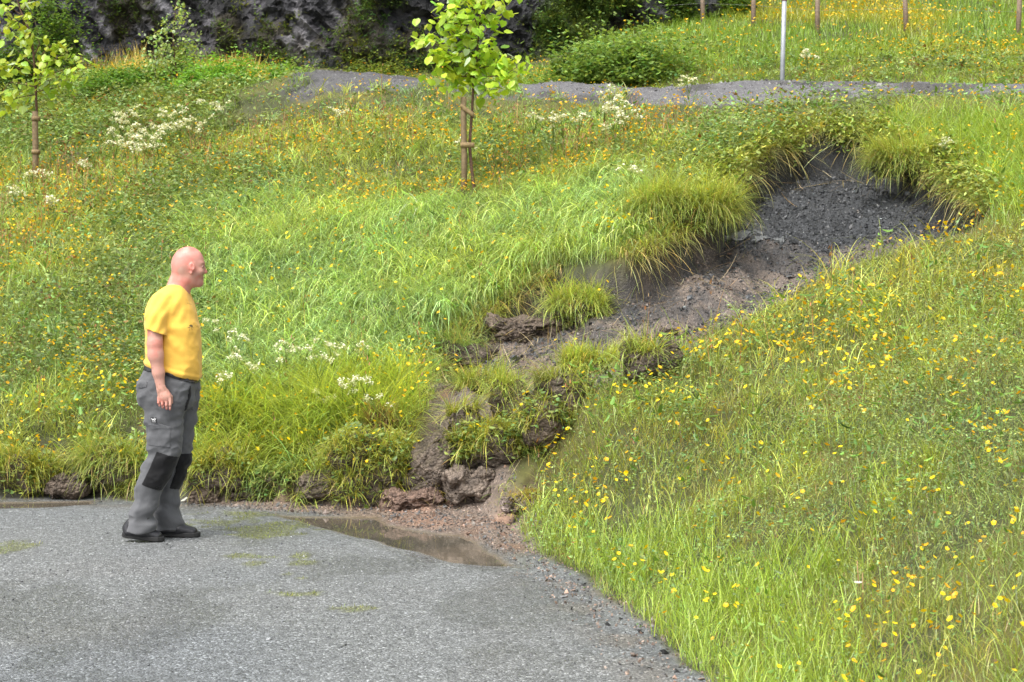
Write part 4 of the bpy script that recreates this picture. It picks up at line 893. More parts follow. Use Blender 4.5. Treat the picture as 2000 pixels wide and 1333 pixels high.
crock = np.array([.026, .026, .030]); C2 = np.zeros(U.shape+(3,)); C2[:] = crock
C2 = lerp(C2, np.array([.009, .009, .010]), ss(.45, .62, fbm2(U*1.2, Vv*1.2, 4, 751)))
leftm = ss(-1.5, -5, U)*.9+.12
C2 = lerp(C2, np.array([.26, .25, .27]), ss(.55, .64, fbm2(dgn*6, dg2*1.3, 4, 761))*leftm)
C2 = lerp(C2, np.array([.07, .066, .075]), ss(.5, .65, fbm2(U*2, Vv*1.1, 4, 765))*leftm)
C2 = lerp(C2, np.array([.05, .04, .018]), ss(.55, .66, fbm2(U*1.1, Vv*1.3, 4, 771))*.7)
C2 = lerp(C2, np.array([.05, .075, .02]), ss(.5, .6, fbm2(U*.8+5, Vv*.9, 4, 781))*ss(-4, 1, U))
ii = np.arange(U.size).reshape(U.shape); qf = np.stack([ii[:-1, :-1], ii[1:, :-1], ii[1:, 1:], ii[:-1, 1:]], -1).reshape(-1, 4)
# thickness: the top runs back into the hill
tb = np.stack([U[:, -1], Yc[:, -1]+6, Zc[:, -1]+1.2], -1); Vall = np.concatenate([np.stack([U, Yc, Zc], -1).reshape(-1, 3), tb])
n0 = U.size; qt = np.stack([ii[:-1, -1], ii[1:, -1], n0+np.arange(1, len(u)), n0+np.arange(len(u)-1)], -1)
o = build('rock_cliff', Vall, [qf, qt], M_CLIFF, None, smooth=False, col=np.concatenate([C2.reshape(-1, 3), np.tile([[.05, .07, .02]], (len(u), 1))])); tag(o, 'dark wet rock cliff with pale streaks behind the gravel road', None, kind='structure')
# plants clinging to the cliff
mb = MB(); n = 9000; i = R.randint(0, len(u)-1, n); j = R.randint(2, int(3.2/.055), n)
pr = .015+.28*ss(.55, .68, fbm2(U[i, j]*1.1, Vv[i, j]*1.3, 4, 771))+1.1*ss(.5, .6, fbm2(U[i, j]*.8+5, Vv[i, j]*.9, 4, 781))*ss(-4, 1, U[i, j])+.8*ss(.8, .2, Vv[i, j])*.6
m = R.rand(n) < pr; i, j = i[m], j[m]; n = len(i); k = 9
P_ = np.repeat(np.stack([U[i, j], Yc[i, j]-.03, Zc[i, j]], -1), k, 0)+R.normal(0, .07, (n*k, 3))
cb = np.repeat(cjit((.085, .13, .03), n, .35, .2), k, 0)
blades(mb, P_, R.uniform(.12, .35, n*k), .012, -1.57+R.normal(0, 1, n*k), R.uniform(.4, 1.3, n*k), R.uniform(.5, 1.6, n*k), cb, segs=3)
leaves(mb, P_+R.normal(0, .06, P_.shape)-np.array([0, .05, 0]), R.uniform(.05, .10, n*k), .05, R.uniform(0, 6.28, n*k), R.uniform(-.8, .6, n*k), cb)
o = mb.build('cliff_plants', M_LEAF); tag(o, 'olive grass and weeds clinging to the dark cliff', 'plants', kind='stuff')

# ------------------------------------------------------------------ shrubs, sapling, spruces
def shrub(px, py, wpx, hpx, d, n, lsz, col, label, name='shrub', cat='shrub', lobes=16, stems=7, seed=0, shape=LEAF, hol=.35):
    rs = np.random.RandomState(seed+50); x, y = (px-1000)/F*d, d; z = float(H(x, y)); zb = CH-(py-HY)/F*d
    root = empty(name, (x, y, z-.05)); tag(root, label, cat)
    rx = wpx*d/F/2; h = hpx*d/F+max(0, zb-z)
    lb = np.stack([rs.uniform(-.75, .75, lobes)*rx, rs.uniform(-.6, .6, lobes)*rx, rs.uniform(.08, .9, lobes)*h*rs.uniform(.6, 1, lobes)], -1); lr = rs.uniform(.16, .46, lobes)*min(rx, h)
    mb = MB()
    for q_ in lb[:stems]:
        tube(mb, [(q_[0]*.15, q_[1]*.15, 0), (q_[0]*.5, q_[1]*.5, q_[2]*.55), q_], [.022, .014, .005], 5, (.09, .065, .045))
    mb.build('stems', M_BARK, root)
    k = rs.randint(0, lobes, n); dv = rs.normal(size=(n, 3)); dv /= np.linalg.norm(dv, axis=1)[:, None]
    P_ = lb[k]+dv*(lr[k]*(hol+(1.15-hol)*rs.rand(n)**.6))[:, None]*np.array([1, 1, .9]); P_[:, 2] = np.maximum(P_[:, 2], .03)
    no = int(n*.6); P_[:no] = np.stack([rs.normal(0, .55, no)*rx, rs.normal(0, .35, no)*rx, np.abs(rs.normal(0, .42, no))*h+.03], -1); P_[:no, 2] *= .5+.9*vn2(P_[:no, 0]*2.4, P_[:no, 1]*0, 5)
    P_ += .10*np.stack([vn3(P_[:, 0]*6, P_[:, 1]*6, P_[:, 2]*6, 1)-.5, 0*P_[:, 0], vn3(P_[:, 0]*6, P_[:, 1]*6, P_[:, 2]*6, 2)-.5], -1)
    mb = MB(); leaves(mb, P_, lsz*rs.uniform(.6, 1.2, n), lsz*.7, rs.uniform(0, 6.28, n), rs.uniform(-.8, .5, n), cjit(col, n, .28, .12)*(.8+.4*rs.rand(lobes)[k])[:, None], shape)
    mb.build('foliage', M_TREELEAF, root); return root
shrub(1225, 172, 230, 105, 29.8, 10000, .085, (.19, .29, .07), 'broad green bush at the right foot of the cliff', seed=1, lobes=22)
shrub(1130, 168, 110, 70, 30.5, 4000, .07, (.12, .20, .03), 'low leafy bush left of the broad green bush', seed=2)
shrub(1318, 100, 84, 80, 36.8, 5000, .08, (.09, .15, .03), 'dark bush below the leftmost fence posts', seed=3)
shrub(105, 120, 120, 150, 31.5, 5200, .065, (.13, .22, .04), 'pale green bush against the cliff behind the left tree', seed=4, lobes=22)
shrub(30, 175, 110, 120, 29, 4000, .07, (.10, .17, .03), 'dark green bush at the left edge behind the young tree', seed=5)
shrub(345, 168, 90, 70, 28.3, 3800, .05, (.15, .26, .05), 'bushy green undergrowth at the foot of the birch sapling', seed=6)
shrub(430, 200, 170, 70, 27.0, 5600, .06, (.18, .34, .05), 'bright green leafy clump left of the gravel road end', seed=7, lobes=26)
shrub(560, 170, 80, 40, 26.5, 2000, .055, (.18, .32, .05), 'small green clump at the left end of the gravel road', seed=8)
shrub(230, 190, 150, 70, 28, 4600, .06, (.13, .24, .04), 'green weedy clump between the left tree and the birch sapling', seed=9, lobes=22)
shrub(1440, 70, 80, 60, 37.5, 3000, .07, (.11, .19, .03), 'green bush behind the second fence post', seed=10)
shrub(740, 140, 150, 34, 33.2, 2200, .06, (.17, .22, .04), 'low yellowish weeds along the cliff foot left of the centre tree', seed=11)
young_tree(27.5, [(345,175),(343,130),(338,80),(342,30),(345,-5)],
  [[(343,130),(320,110),(296,100)],[(341,100),(320,75),(305,62)],[(341,100),(365,85),(385,62)],[(343,120),(370,110),(392,95)],[(340,60),(355,45),(360,30)],[(340,70),(325,50),(318,38)],[(344,140),(315,130),(290,125)],[(344,140),(375,130),(392,128)],[(341,50),(350,20),(352,5)],[(343,110),(350,90),(372,75)]],
  .062, 150, 'birch_sapling', 'thin pale birch sapling in front of the dark cliff', 9, LEAF, .014, (.27, .36, .09), jit=.14)
young_tree(27.8, [(305,175),(303,130),(300,90),(303,60)],
  [[(303,130),(290,115),(282,105)],[(302,110),(315,95),(322,85)],[(303,140),(288,135),(280,130)],[(301,90),(292,75),(290,65)],[(303,120),(318,112),(328,108)]],
  .055, 110, 'birch_sapling', 'short slender sapling just left of the birch', 10, LEAF, .011, (.25, .34, .08), jit=.10)
def spruce(x, y, h, r, seed, label, tr=.14, low=.1):
    rs = np.random.RandomState(seed); z = float(H(x, y)); root = empty('spruce_tree', (x, y, z-.1)); tag(root, label, 'tree', 'dark spruces behind the slope')
    mb = MB(); tube(mb, [(0, 0, 0), (.02, 0, h*.5), (0, 0, h)], [tr, tr*.6, .02], 8, (.05, .038, .03)); mb.build('trunk', M_BARK, root)
    n = int(5200); f = rs.rand(n)**.8; zz = h*(low+(1-low)*f); br = rs.randint(0, 60, n); az = (br*2.4+np.floor(f*26)*1.1) % 6.28; rr = r*(1-f)*rs.rand(n)**.5+.03
    P_ = np.stack([rr*np.cos(az), rr*np.sin(az), zz-rr*.35], -1)+rs.normal(0, .06, (n, 3))
    mb = MB(); leaves(mb, P_, rs.uniform(.12, .28, n), .06, az+rs.normal(0, .5, n), rs.uniform(-.9, .1, n), cjit((.022, .038, .014), n, .3)); mb.build('crown', M_LEAF, root)
for i_, (x, y, lab) in enumerate([(2.6, 39.5, 'dark spruce behind the broad green bush'), (3.6, 40.8, 'dark spruce left of the first fence post'), (1.5, 41, 'dark spruce rising over the right part of the cliff'), (4.5, 42.5, 'dark spruce beyond the fence corner'), (-9.6, 33, 'dark spruce trunk at the top left corner')]):
    spruce(x, y, 9+i_*.4, 1.9 if x > 0 else 1.0, 60+i_, lab, low=.03 if x > 0 else .35)

# ------------------------------------------------------------------ fence and marker pole
fr = empty('wire_fence', (5.5, 34, float(H(5.5, 34)))); tag(fr, 'grey wooden post and wire fence along the upper meadow', 'fence')
o0 = np.array(fr.location); tops = []
for px, py, d, ln in [(1374, 50, 36.2, -.05), (1471, 62, 35.4, 0), (1596, 75, 34.2, .0), (1771, 70, 34.2, -.07), (1988, 74, 33.6, .03)]:
    x = (px-1000)/F*d; z = float(H(x, d)); b = np.array([x, d, z])-o0; mb = MB(); t_ = b+np.array([ln*1.25, 0, 1.25])
    tube(mb, [b-np.array([0, 0, .2]), (b+t_)/2+np.array([.01, 0, 0]), t_], [.05, .047, .045], 9, (.27, .20, .15)); mb.build('post', M_WOOD, fr); tops.append((b, t_))
for hh_ in (.45, .8, 1.12):
    mb = MB(); pts = [b*(1-hh_/1.25)+t_*(hh_/1.25)-np.array([0, .05, 0]) for b, t_ in tops]; pts = [pts[0]+np.array([-2.5, 1.2, 0])]+pts+[pts[-1]+np.array([2.5, -.2, 0])]
    tube(mb, pts, .0016, 4, (.3, .3, .3)); mb.build('wire', M_STONE, fr)
m_pole, nt, p = mat('galvanised_pole'); p.inputs['Base Color'].default_value = (.36, .38, .40, 1); p.inputs['Metallic'].default_value = .35; p.inputs['Roughness'].default_value = .5
n1 = N(nt, 'ShaderNodeTexNoise', i_Scale=12.0, i_Detail=5.0); nt.links.new(coords(nt), n1.inputs['Vector']); nt.links.new(ramp(nt, n1.outputs['Fac'], [(.3, (.28, .30, .32)), (.7, (.44, .46, .48))]), p.inputs['Base Color'])
m_red, nt, p = mat('red_paint'); p.inputs['Base Color'].default_value = (.45, .06, .04, 1); p.inputs['Roughness'].default_value = .4
q = at(1526, 176, H); d = 24.0; x = (1526-1000)/F*d; z = float(H(x, d)); root = empty('marker_pole', (x, d, z)); tag(root, 'leaning grey metal pole with a red top beyond the gravel road', 'pole')
zt = CH-(1-HY)/F*d-z; lx_ = (1532-1526)/F*d
mb = MB(); tube(mb, [(0, 0, -.2), (lx_*.5, 0, zt*.5), (lx_, 0, zt)], .031, 14); mb.build('pole', m_pole, root)
mb = MB(); tube(mb, [(lx_, 0, zt-.004), (lx_*1.2, 0, zt+.16)], [.037, .037], 14); mb.build('red_band', m_red, root)
# pale slab by the track's end
q = at(385, 138, H, 20); V = lump_mesh(.36, .12, .05, 5, .15); o = build('pale_slab', V+np.array(W(390, 138, 29.4)), [ICOF], M_STONE, None, col=np.broadcast_to(np.array([.45, .44, .42]), V.shape)); tag(o, 'pale flat stone slab lying at the foot of the cliff', 'slab')
# litter and fallen bits on the road
q = at(365, 975, H); mb = MB(); leaves(mb, np.array([[q[0]-.03, q[1]-.12, H(q[0], q[1]-.12)+.012]]), .11, .02, .5, .5, (.7, .7, .65)); o = mb.build('white_feather', M_PETAL); tag(o, 'small white feather lying at the road edge right of the man', 'feather')
q = at(1676, 1200, H); root = empty('dead_stalk', tuple(q)); tag(root, 'pair of dry reddish stalks in the right foreground grass', 'stalk'); mb = MB()
tube(mb, [(0, 0, 0), (.002, 0, .12), (-.004, 0, .22)], [.0035, .003, .002], 6, (.40, .24, .13)); mb.build('stem', M_LEAF, root)
mb = MB(); tube(mb, [(.018, .01, 0), (.022, .01, .1), (.02, .01, .17)], [.0035, .003, .002], 6, (.45, .30, .15)); mb.build('stem', M_LEAF, root)
q2 = at(1676, 1240, H); root = empty('white_daisy', tuple(q2)); tag(root, 'single white daisy above the dry stalks in the right foreground', 'flower'); mb = MB(); hz = CH-(1140-HY)/F*q2[1]-q2[2]
tube(mb, [(0, 0, 0), (.003, 0, hz*.6), (0, 0, hz)], .0016, 5, (.2, .3, .06)); mb.build('stem', M_LEAF, root)
mb = MB(); n = 12; leaves(mb, np.tile([[0, 0, hz]], (n, 1)), .020, .009, np.arange(n)*6.283/n, .35, (.8, .8, .75), roll=0.); mb.build('flower_head', M_PETAL, root)
# ------------------------------------------------------------------ the man
PX0, PD = 325.0, 11.05
PXW = (PX0-1000)/F*PD
def Lc(px, py, y=0.):
    d = PD+y; return np.array([(px-1000)/F*d-PXW, y, CH-(py-HY)/F*d])
class Field:
    def like(s, f):
        g = object.__new__(Field); g.lo, g.h, g.n, g.ax, g.f = s.lo, s.h, s.n, s.ax, f.copy(); return g
    def __init__(s, lo, hi, h):
        s.lo = np.array(lo, float); s.h = h; s.n = np.ceil((np.array(hi)-s.lo)/h).astype(int)+1
        s.ax = [s.lo[i]+h*np.arange(s.n[i]) for i in range(3)]; s.f = np.full(s.n, .3, np.float32)
    def sl(s, a, b):
        o = []
        for i in range(3):
            i0 = max(0, int((a[i]-s.lo[i])/s.h)); i1 = min(s.n[i], int((b[i]-s.lo[i])/s.h)+2); o.append(slice(i0, max(i1, i0)))
        return tuple(o)
    def xyz(s, sl): return s.ax[0][sl[0]][:, None, None], s.ax[1][sl[1]][None, :, None], s.ax[2][sl[2]][None, None, :]
    def add(s, fn, a, b, k=.02, op='u'):
        sl = s.sl(np.array(a)-.03-k, np.array(b)+.03+k); X, Y, Z = s.xyz(sl)
        if 0 in [len(q.ravel()) for q in (X, Y, Z)]: return
        g = fn(X, Y, Z); f = s.f[sl]
        if op == 'u':
            h = np.clip(.5+.5*(f-g)/k, 0, 1); s.f[sl] = g*h+f*(1-h)-k*h*(1-h)
        else:
            g = -g; h = np.clip(.5-.5*(f-g)/k, 0, 1); s.f[sl] = g*h+f*(1-h)+k*h*(1-h)
    def cone(s, a, b, r1, r2, k=.02, sy=1., op='u'):
        a = np.array(a, float); b = np.array(b, float); d = b-a; L = d@d+1e-12; r = max(r1, r2)*max(1, 1)
        def fn(X, Y, Z):
            t = np.clip(((X-a[0])*d[0]+(Y-a[1])*d[1]+(Z-a[2])*d[2])/L, 0, 1)
            return np.sqrt((X-a[0]-t*d[0])**2+((Y-a[1]-t*d[1])/sy)**2+(Z-a[2]-t*d[2])**2)-(r1+(r2-r1)*t)
        m = r*max(sy, 1); s.add(fn, np.minimum(a, b)-m, np.maximum(a, b)+m, k, op)
    def ell(s, c, r, k=.02, rot=0., op='u', yaw=0.):
        c = np.array(c); r = np.array(r, float); ca, sa = math.cos(rot), math.sin(rot)
        def fn(X, Y, Z):
            x = X-c[0]; y = Y-c[1]; z = Z-c[2]; x, z = x*ca+z*sa, -x*sa+z*ca
            if yaw: x, y = x*math.cos(yaw)+y*math.sin(yaw), -x*math.sin(yaw)+y*math.cos(yaw)
            q = np.sqrt((x/r[0])**2+(y/r[1])**2+(z/r[2])**2); g = np.sqrt((x/r[0]**2)**2+(y/r[1]**2)**2+(z/r[2]**2)**2)+1e-9
            return np.clip(q*(q-1)/g, -.2, .3)
        m = r.max(); s.add(fn, c-m, c+m, k, op)
    def stack(s, rows, k=.02, p=2.3, op='u'):
        """rows: (z, xc, yc, a, b) elliptical sections"""
        rows = np.array(sorted(map(tuple, rows))); z0, z1 = rows[0, 0], rows[-1, 0]
        zz = s.ax[2]; I = [np.interp(zz, rows[:, 0], rows[:, j]) for j in range(1, 5)]
        ker = np.exp(-np.linspace(-2, 2, 9)**2/1.2); ker /= ker.sum(); I = [np.convolve(np.pad(q, 4, mode='edge'), ker, 'valid') for q in I]
        a = (rows[:, 1]-rows[:, 3]).min(), (rows[:, 2]-rows[:, 4]).min(), z0; b = (rows[:, 1]+rows[:, 3]).max(), (rows[:, 2]+rows[:, 4]).max(), z1
        sl0 = s.sl(np.array(a)-.03-k, np.array(b)+.03+k)[2]; xc, yc, A, B = [q[sl0][None, None, :] for q in I]
        def fn(X, Y, Z):
            q = ((np.abs(X-xc)/A)**p+(np.abs(Y-yc)/B)**p)**(1/p); d = (q-1)*np.minimum(A, B)
            dz = np.maximum(z0-Z, Z-z1); return np.where(dz > 0, np.sqrt(np.maximum(d, 0)**2+dz**2), np.maximum(d, dz))
        s.add(fn, a, b, k, op)
    def whole(s, fn):
        X, Y, Z = s.xyz((slice(None),)*3); s.f = fn(s.f, X, Y, Z).astype(np.float32)
    def mesh(s):
        f = s.f; n = np.array(f.shape); sg = f < 0
        c = np.zeros(n-1, np.int8)
        for i in (0, 1):
            for j in (0, 1):
                for k in (0, 1): c += sg[i:n[0]-1+i, j:n[1]-1+j, k:n[2]-1+k]
        act = (c > 0) & (c < 8); ids = np.full(act.shape, -1); I = np.argwhere(act); ids[act] = np.arange(len(I))
        P = np.zeros((len(I), 3)); cnt = np.zeros(len(I))
        cor = [(i, j, k) for i in (0, 1) for j in (0, 1) for k in (0, 1)]
        for a_ in cor:
            for ax in range(3):
                if a_[ax]: continue
                b_ = list(a_); b_[ax] = 1
                fa = f[I[:, 0]+a_[0], I[:, 1]+a_[1], I[:, 2]+a_[2]]; fb = f[I[:, 0]+b_[0], I[:, 1]+b_[1], I[:, 2]+b_[2]]
                m = (fa < 0) != (fb < 0); t = np.where(m, fa/(fa-fb+1e-12), 0)
                q = np.tile(np.array(a_, float), (len(I), 1)); q[:, ax] += t; P[m] += q[m]; cnt[m] += 1
        V = s.lo+(I+P/np.maximum(cnt, 1)[:, None])*s.h; Qs = []
        for ax in range(3):
            u_, v_ = [(1, 2), (2, 0), (0, 1)][ax]
            A = sg[tuple(slice(0, -1) if i == ax else slice(1, -1) for i in range(3))]; B = sg[tuple(slice(1, None) if i == ax else slice(1, -1) for i in range(3))]
            for flip in (0, 1):
                E = np.argwhere((A & ~B) if not flip else (~A & B))
                if not len(E): continue
                e = E.copy()
                for i in range(3):
                    if i != ax: e[:, i] += 1
                def g(du, dv):
                    q = e.copy(); q[:, u_] -= du; q[:, v_] -= dv; return ids[q[:, 0], q[:, 1], q[:, 2]]
                q = np.stack([g(1, 1), g(0, 1), g(0, 0), g(1, 0)], -1); Qs.append(q if not flip else q[:, ::-1])
        Qd = np.concatenate(Qs); Qd = Qd[(Qd >= 0).all(1)]; return V, Qd
    def val(s, p):
        q = (np.asarray(p)-s.lo)/s.h; i = np.clip(q.astype(int), 0, s.n-2); t = q-i; f = s.f; r = 0
        for a_ in (0, 1):
            for b_ in (0, 1):
                for c_ in (0, 1):
                    r = r+f[i[..., 0]+a_, i[..., 1]+b_, i[..., 2]+c_]*(t[..., 0] if a_ else 1-t[..., 0])*(t[..., 1] if b_ else 1-t[..., 1])*(t[..., 2] if c_ else 1-t[..., 2])
        return r
man = empty('person', (PXW, PD, 0)); tag(man, 'bald man in a yellow t-shirt and grey work trousers standing on the asphalt', 'person')
def row(py, b, f, yc, hw): 
    a_ = Lc(b, py, yc); c_ = Lc(f, py, yc); return (a_[2], (a_[0]+c_[0])/2, yc, (c_[0]-a_[0])/2, hw)
nearf = -.09
torso = [row(558, 328, 366, 0, .075), row(566, 314, 368, 0, .11), row(576, 302, 370.5, 0, .15), row(590, 292, 375.5, 0, .175), row(605, 287, 381, 0, .185), row(622, 285, 386, 0, .19), row(640, 286, 390.5, 0, .195), row(670, 287, 393, 0, .188), row(696, 287, 394, 0, .186), row(716, 287, 394.5, 0, .184), row(733, 289, 392, 0, .178), row(746, 296, 387, 0, .165)]
hips = [row(700, 292, 384, 0, .165), row(718, 285, 386, 0, .172), row(738, 277, 385, 0, .178), row(757, 272, 384, 0, .180), row(780, 274, 384, 0, .178), row(792, 282, 376, 0, .15)]
nleg = [row(748, 275, 372, -.085, .088), row(775, 273.5, 366, -.088, .092), row(800, 278, 358, -.09, .092), row(829, 286, 357, -.09, .088), row(860, 288, 355, -.09, .084), row(886, 289, 350, -.095, .080), row(900, 285, 347, -.095, .080), row(930, 273, 331, -.10, .078), row(956, 265, 316, -.10, .076), row(988, 261, 305, -.10, .074), row(1010, 254, 302, -.10, .076), row(1038, 245, 304, -.10, .079)]
fleg = [row(748, 290, 386, .08, .088), row(775, 300, 385, .08, .090), row(800, 306, 383.5, .08, .088), row(829, 308, 381, .08, .088), row(860, 306, 377, .08, .084), row(889, 303, 373.5, .085, .08), row(910, 303, 368, .09, .078), row(930, 306, 361, .09, .076), row(955, 306, 349, .095, .074), row(990, 303, 350, .10, .075), row(1037, 300, 359, .10, .078)]
def prism(f, X, Y, Z, pts, ymid, y0, y1):
    """intersect with a polygon drawn in the side view"""
    P_ = np.array([Lc(px, py, ymid)[[0, 2]] for px, py in pts]); XX_, ZZ_ = np.broadcast_arrays(X[:, 0, :], Z[:, 0, :])
    s_ = -psd(XX_, ZZ_, P_); return np.maximum(np.maximum(f, s_[:, None, :]), np.maximum(y0-Y, Y-y1))
# --- body (one continuous mesh)
h = .0046
B_ = Field((-.32, -.34, -.02), (.36, .32, 1.86), h)
sk = lambda rows, d: [(z, x, y, a-d, b-d) for z, x, y, a, b in rows]
B_.stack(sk(torso, .014), .02); B_.stack(sk(hips, .016), .03); B_.stack(sk(nleg, .012), .03); B_.stack(sk(fleg, .012), .03)
B_.cone(Lc(345, 585), Lc(353, 552), .070, .066, .03); B_.cone(Lc(349, 560), Lc(358, 535), .066, .060, .03)
hy = .0
B_.ell(Lc(367.5, 513.5), (.0985, .079, .100), .02)                       # cranium
B_.ell(Lc(357, 522), (.066, .072, .072), .03)                            # back of the skull
B_.ell(Lc(380, 530), (.056, .062, .074), .03)                            # face
B_.cone(Lc(368, 546), Lc(386, 552, .01), .044, .030, .03, 1.15)          # jaw
B_.ell(Lc(390.5, 554, .012), (.019, .022, .016), .02)                    # chin
B_.ell(Lc(393.5, 515, .008), (.018, .050, .010), .014)                   # brow
B_.cone(Lc(396, 520, .012), Lc(402.0, 531.5, .016), .008, .0105, .010)   # nose
B_.ell(Lc(399.5, 533, .010), (.010, .016, .008), .008)
B_.ell(Lc(395.0, 542, .012), (.010, .024, .006), .006); B_.ell(Lc(394.5, 547, .012), (.010, .022, .006), .006)   # lips
B_.ell(Lc(391, 531, -.030), (.020, .020, .018), .02)                     # cheek
B_.ell(Lc(397.5, 521.5, -.030), (.010, .014, .008), .010, op='s')          # eye socket
B_.ell(Lc(395.0, 521.5, -.026), (.0105, .0125, .0095), .003)             # eyeball under its lid
for sgn in (-1, 1):
    ey = sgn*.079
    B_.ell(Lc(375.0, 522.0, ey), (.019, .009, .027), .006, .25); B_.ell(Lc(373.6, 533, ey*.97), (.010, .008, .012), .006)
    B_.ell(Lc(375.6, 520.5, ey*1.12), (.0105, .008, .017), .004, .25, op='s')
# arms: near (right) and far (left)
def arm(sy, dx=0.):
    A = lambda px, py, y: Lc(px+dx, py, y*sy)
    B_.cone(A(316, 596, .140), A(304, 625, .200), .050, .050, .03)
    B_.cone(A(304, 620, .205), A(302.5, 672, .225), .053, .043, .02); B_.cone(A(302.5, 672, .225), A(304, 695, .225), .045, .046, .02)
    B_.cone(A(304, 692, .225), A(309.5, 728, .225), .045, .0345, .02); B_.cone(A(309.5, 728, .225), A(314, 757, .225), .0345, .027, .02, .85)
    B_.ell(A(318, 768, .228), (.034, .018, .040), .02, .25); B_.ell(A(321, 777, .23), (.042, .017, .028), .015, .3)
    for kx, ky, mx_, my_, tx, ty, r in ((309.5, 778, 309.5, 787, 311.5, 793, .0088), (317, 780.5, 316.8, 790, 318.2, 796.5, .0095), (324.8, 781.5, 324.6, 792, 325.5, 799, .0098), (332, 779.5, 332.2, 791, 331.8, 800, .0096)):
        B_.cone(A(kx, ky, .232), A(mx_, my_, .238), r*.98, r*.90, .004); B_.cone(A(mx_, my_, .238), A(tx, ty, .222), r*.90, r*.74, .002)
    B_.cone(A(326, 765, .215), A(334, 776, .205), .013, .011, .012); B_.cone(A(334, 776, .205), A(335.5, 787, .196), .0105, .0085, .004)
arm(-1); arm(1, 4)
B_.stack([(0.03, *row(1040, 262, 290, -.10, .036)[1:]), row(1000, 266, 292, -.10, .04)], .02)
B_.stack([(0.03, *row(1040, 308, 334, .10, .036)[1:]), row(1000, 312, 338, .10, .04)], .02)
V, Qd = B_.mesh()
hd = Lc(370, 520)
c = np.tile(np.array([.56, .30, .235]), (len(V), 1))
nzv = fbm3(V[:, 0]*30, V[:, 1]*30, V[:, 2]*30, 3, 5); zt_ = V[:, 2]
c = lerp(c, np.array([.60, .235, .20]), (ss(1.66, 1.74, zt_)*.55+ss(.62, .60, zt_)*0))
c = lerp(c, np.array([.46, .32, .27]), ss(-.0, -.05, V[:, 0]-hd[0])*ss(1.62, 1.66, zt_)*ss(1.78, 1.70, zt_)*.6)      # cropped hair at the back
c = lerp(c, np.array([.40, .24, .20]), ss(.02, .04, V[:, 0]-hd[0])*ss(1.655, 1.63, zt_)*ss(1.54, 1.56, zt_)*.55)          # stubble on the jaw
c = lerp(c, np.array([.60, .20, .16]), ss(.86, .80, zt_)*ss(-.17, -.2, V[:, 1])*.7)                                  # red hand
c = lerp(c, np.array([.60, .22, .18]), ss(1.62, 1.58, zt_)*ss(1.5, 1.53, zt_)*.35)
earc = Lc(375, 525, -.079); c = lerp(c, np.array([.60, .17, .14]), np.exp(-((V-earc)**2).sum(1)/.03**2)*.8)
nos = Lc(401, 531, .014); c = lerp(c, np.array([.62, .16, .13]), np.exp(-((V-nos)**2).sum(1)/.018**2)*.7)
ms_ = Lc(396, 544.5, -.004); c = lerp(c, np.array([.22, .07, .06]), np.exp(-((V[:, 2]-ms_[2])**2)/.0028**2)*ss(.022, .028, V[:, 0]-hd[0]-.045)*.55*(np.abs(V[:, 1]-.012) < .026))
br_ = Lc(396, 515, -.02); c = lerp(c, np.array([.25, .14, .09]), np.exp(-((V[:, 2]-br_[2])/.006)**2-((V[:, 1]+.022)/.022)**2)*ss(.055, .065, V[:, 0]-hd[0])*.7)
c *= (.82+.36*nzv)[:, None]; c = lerp(c, c*np.array([1.05, .72, .70]), ss(.52, .66, fbm3(V[:, 0]*14, V[:, 1]*14, V[:, 2]*14, 3, 15))*.7)
c = lerp(c, np.array([.02, .02, .022]), ss(.2, .18, zt_))
hair = ss(.6, .8, vn3(V[:, 0]*140, V[:, 1]*140, V[:, 2]*60, 9))*ss(1.05, 1.0, zt_)*ss(.86, .9, zt_)*ss(-.17, -.2, V[:, 1]); c = lerp(c, np.array([.28, .15, .10]), hair*.5)
m_skin, nt, p = mat('skin'); a = N(nt, 'ShaderNodeAttribute', attribute_name='Col').outputs['Color']; nt.links.new(a, p.inputs['Base Color'])
p.inputs['Roughness'].default_value = .45; p.inputs['Subsurface Weight'].default_value = .12; p.inputs['Subsurface Radius'].default_value = (.02, .008, .004); p.inputs['Specular IOR Level'].default_value = .4
n1 = N(nt, 'ShaderNodeTexNoise', i_Scale=160.0, i_Detail=4.0); nt.links.new(coords(nt), n1.inputs['Vector']); b = N(nt, 'ShaderNodeBump', i_Strength=.35, i_Distance=.003); nt.links.new(n1.outputs['Fac'], b.inputs['Height']); nt.links.new(b.outputs[0], p.inputs['Normal'])
build('body', V, [Qd], m_skin, man, col=c)
# eye
m_eye, nt, p = mat('eye_white'); p.inputs['Base Color'].default_value = (.12, .07, .06, 1); p.inputs['Roughness'].default_value = .2
mb = MB(); q = Lc(396.6, 521.5, -.028); mb.add(ICO*np.array([.0085, .0095, .0042])+q, [ICOF]); mb.build('eye', m_eye, man)
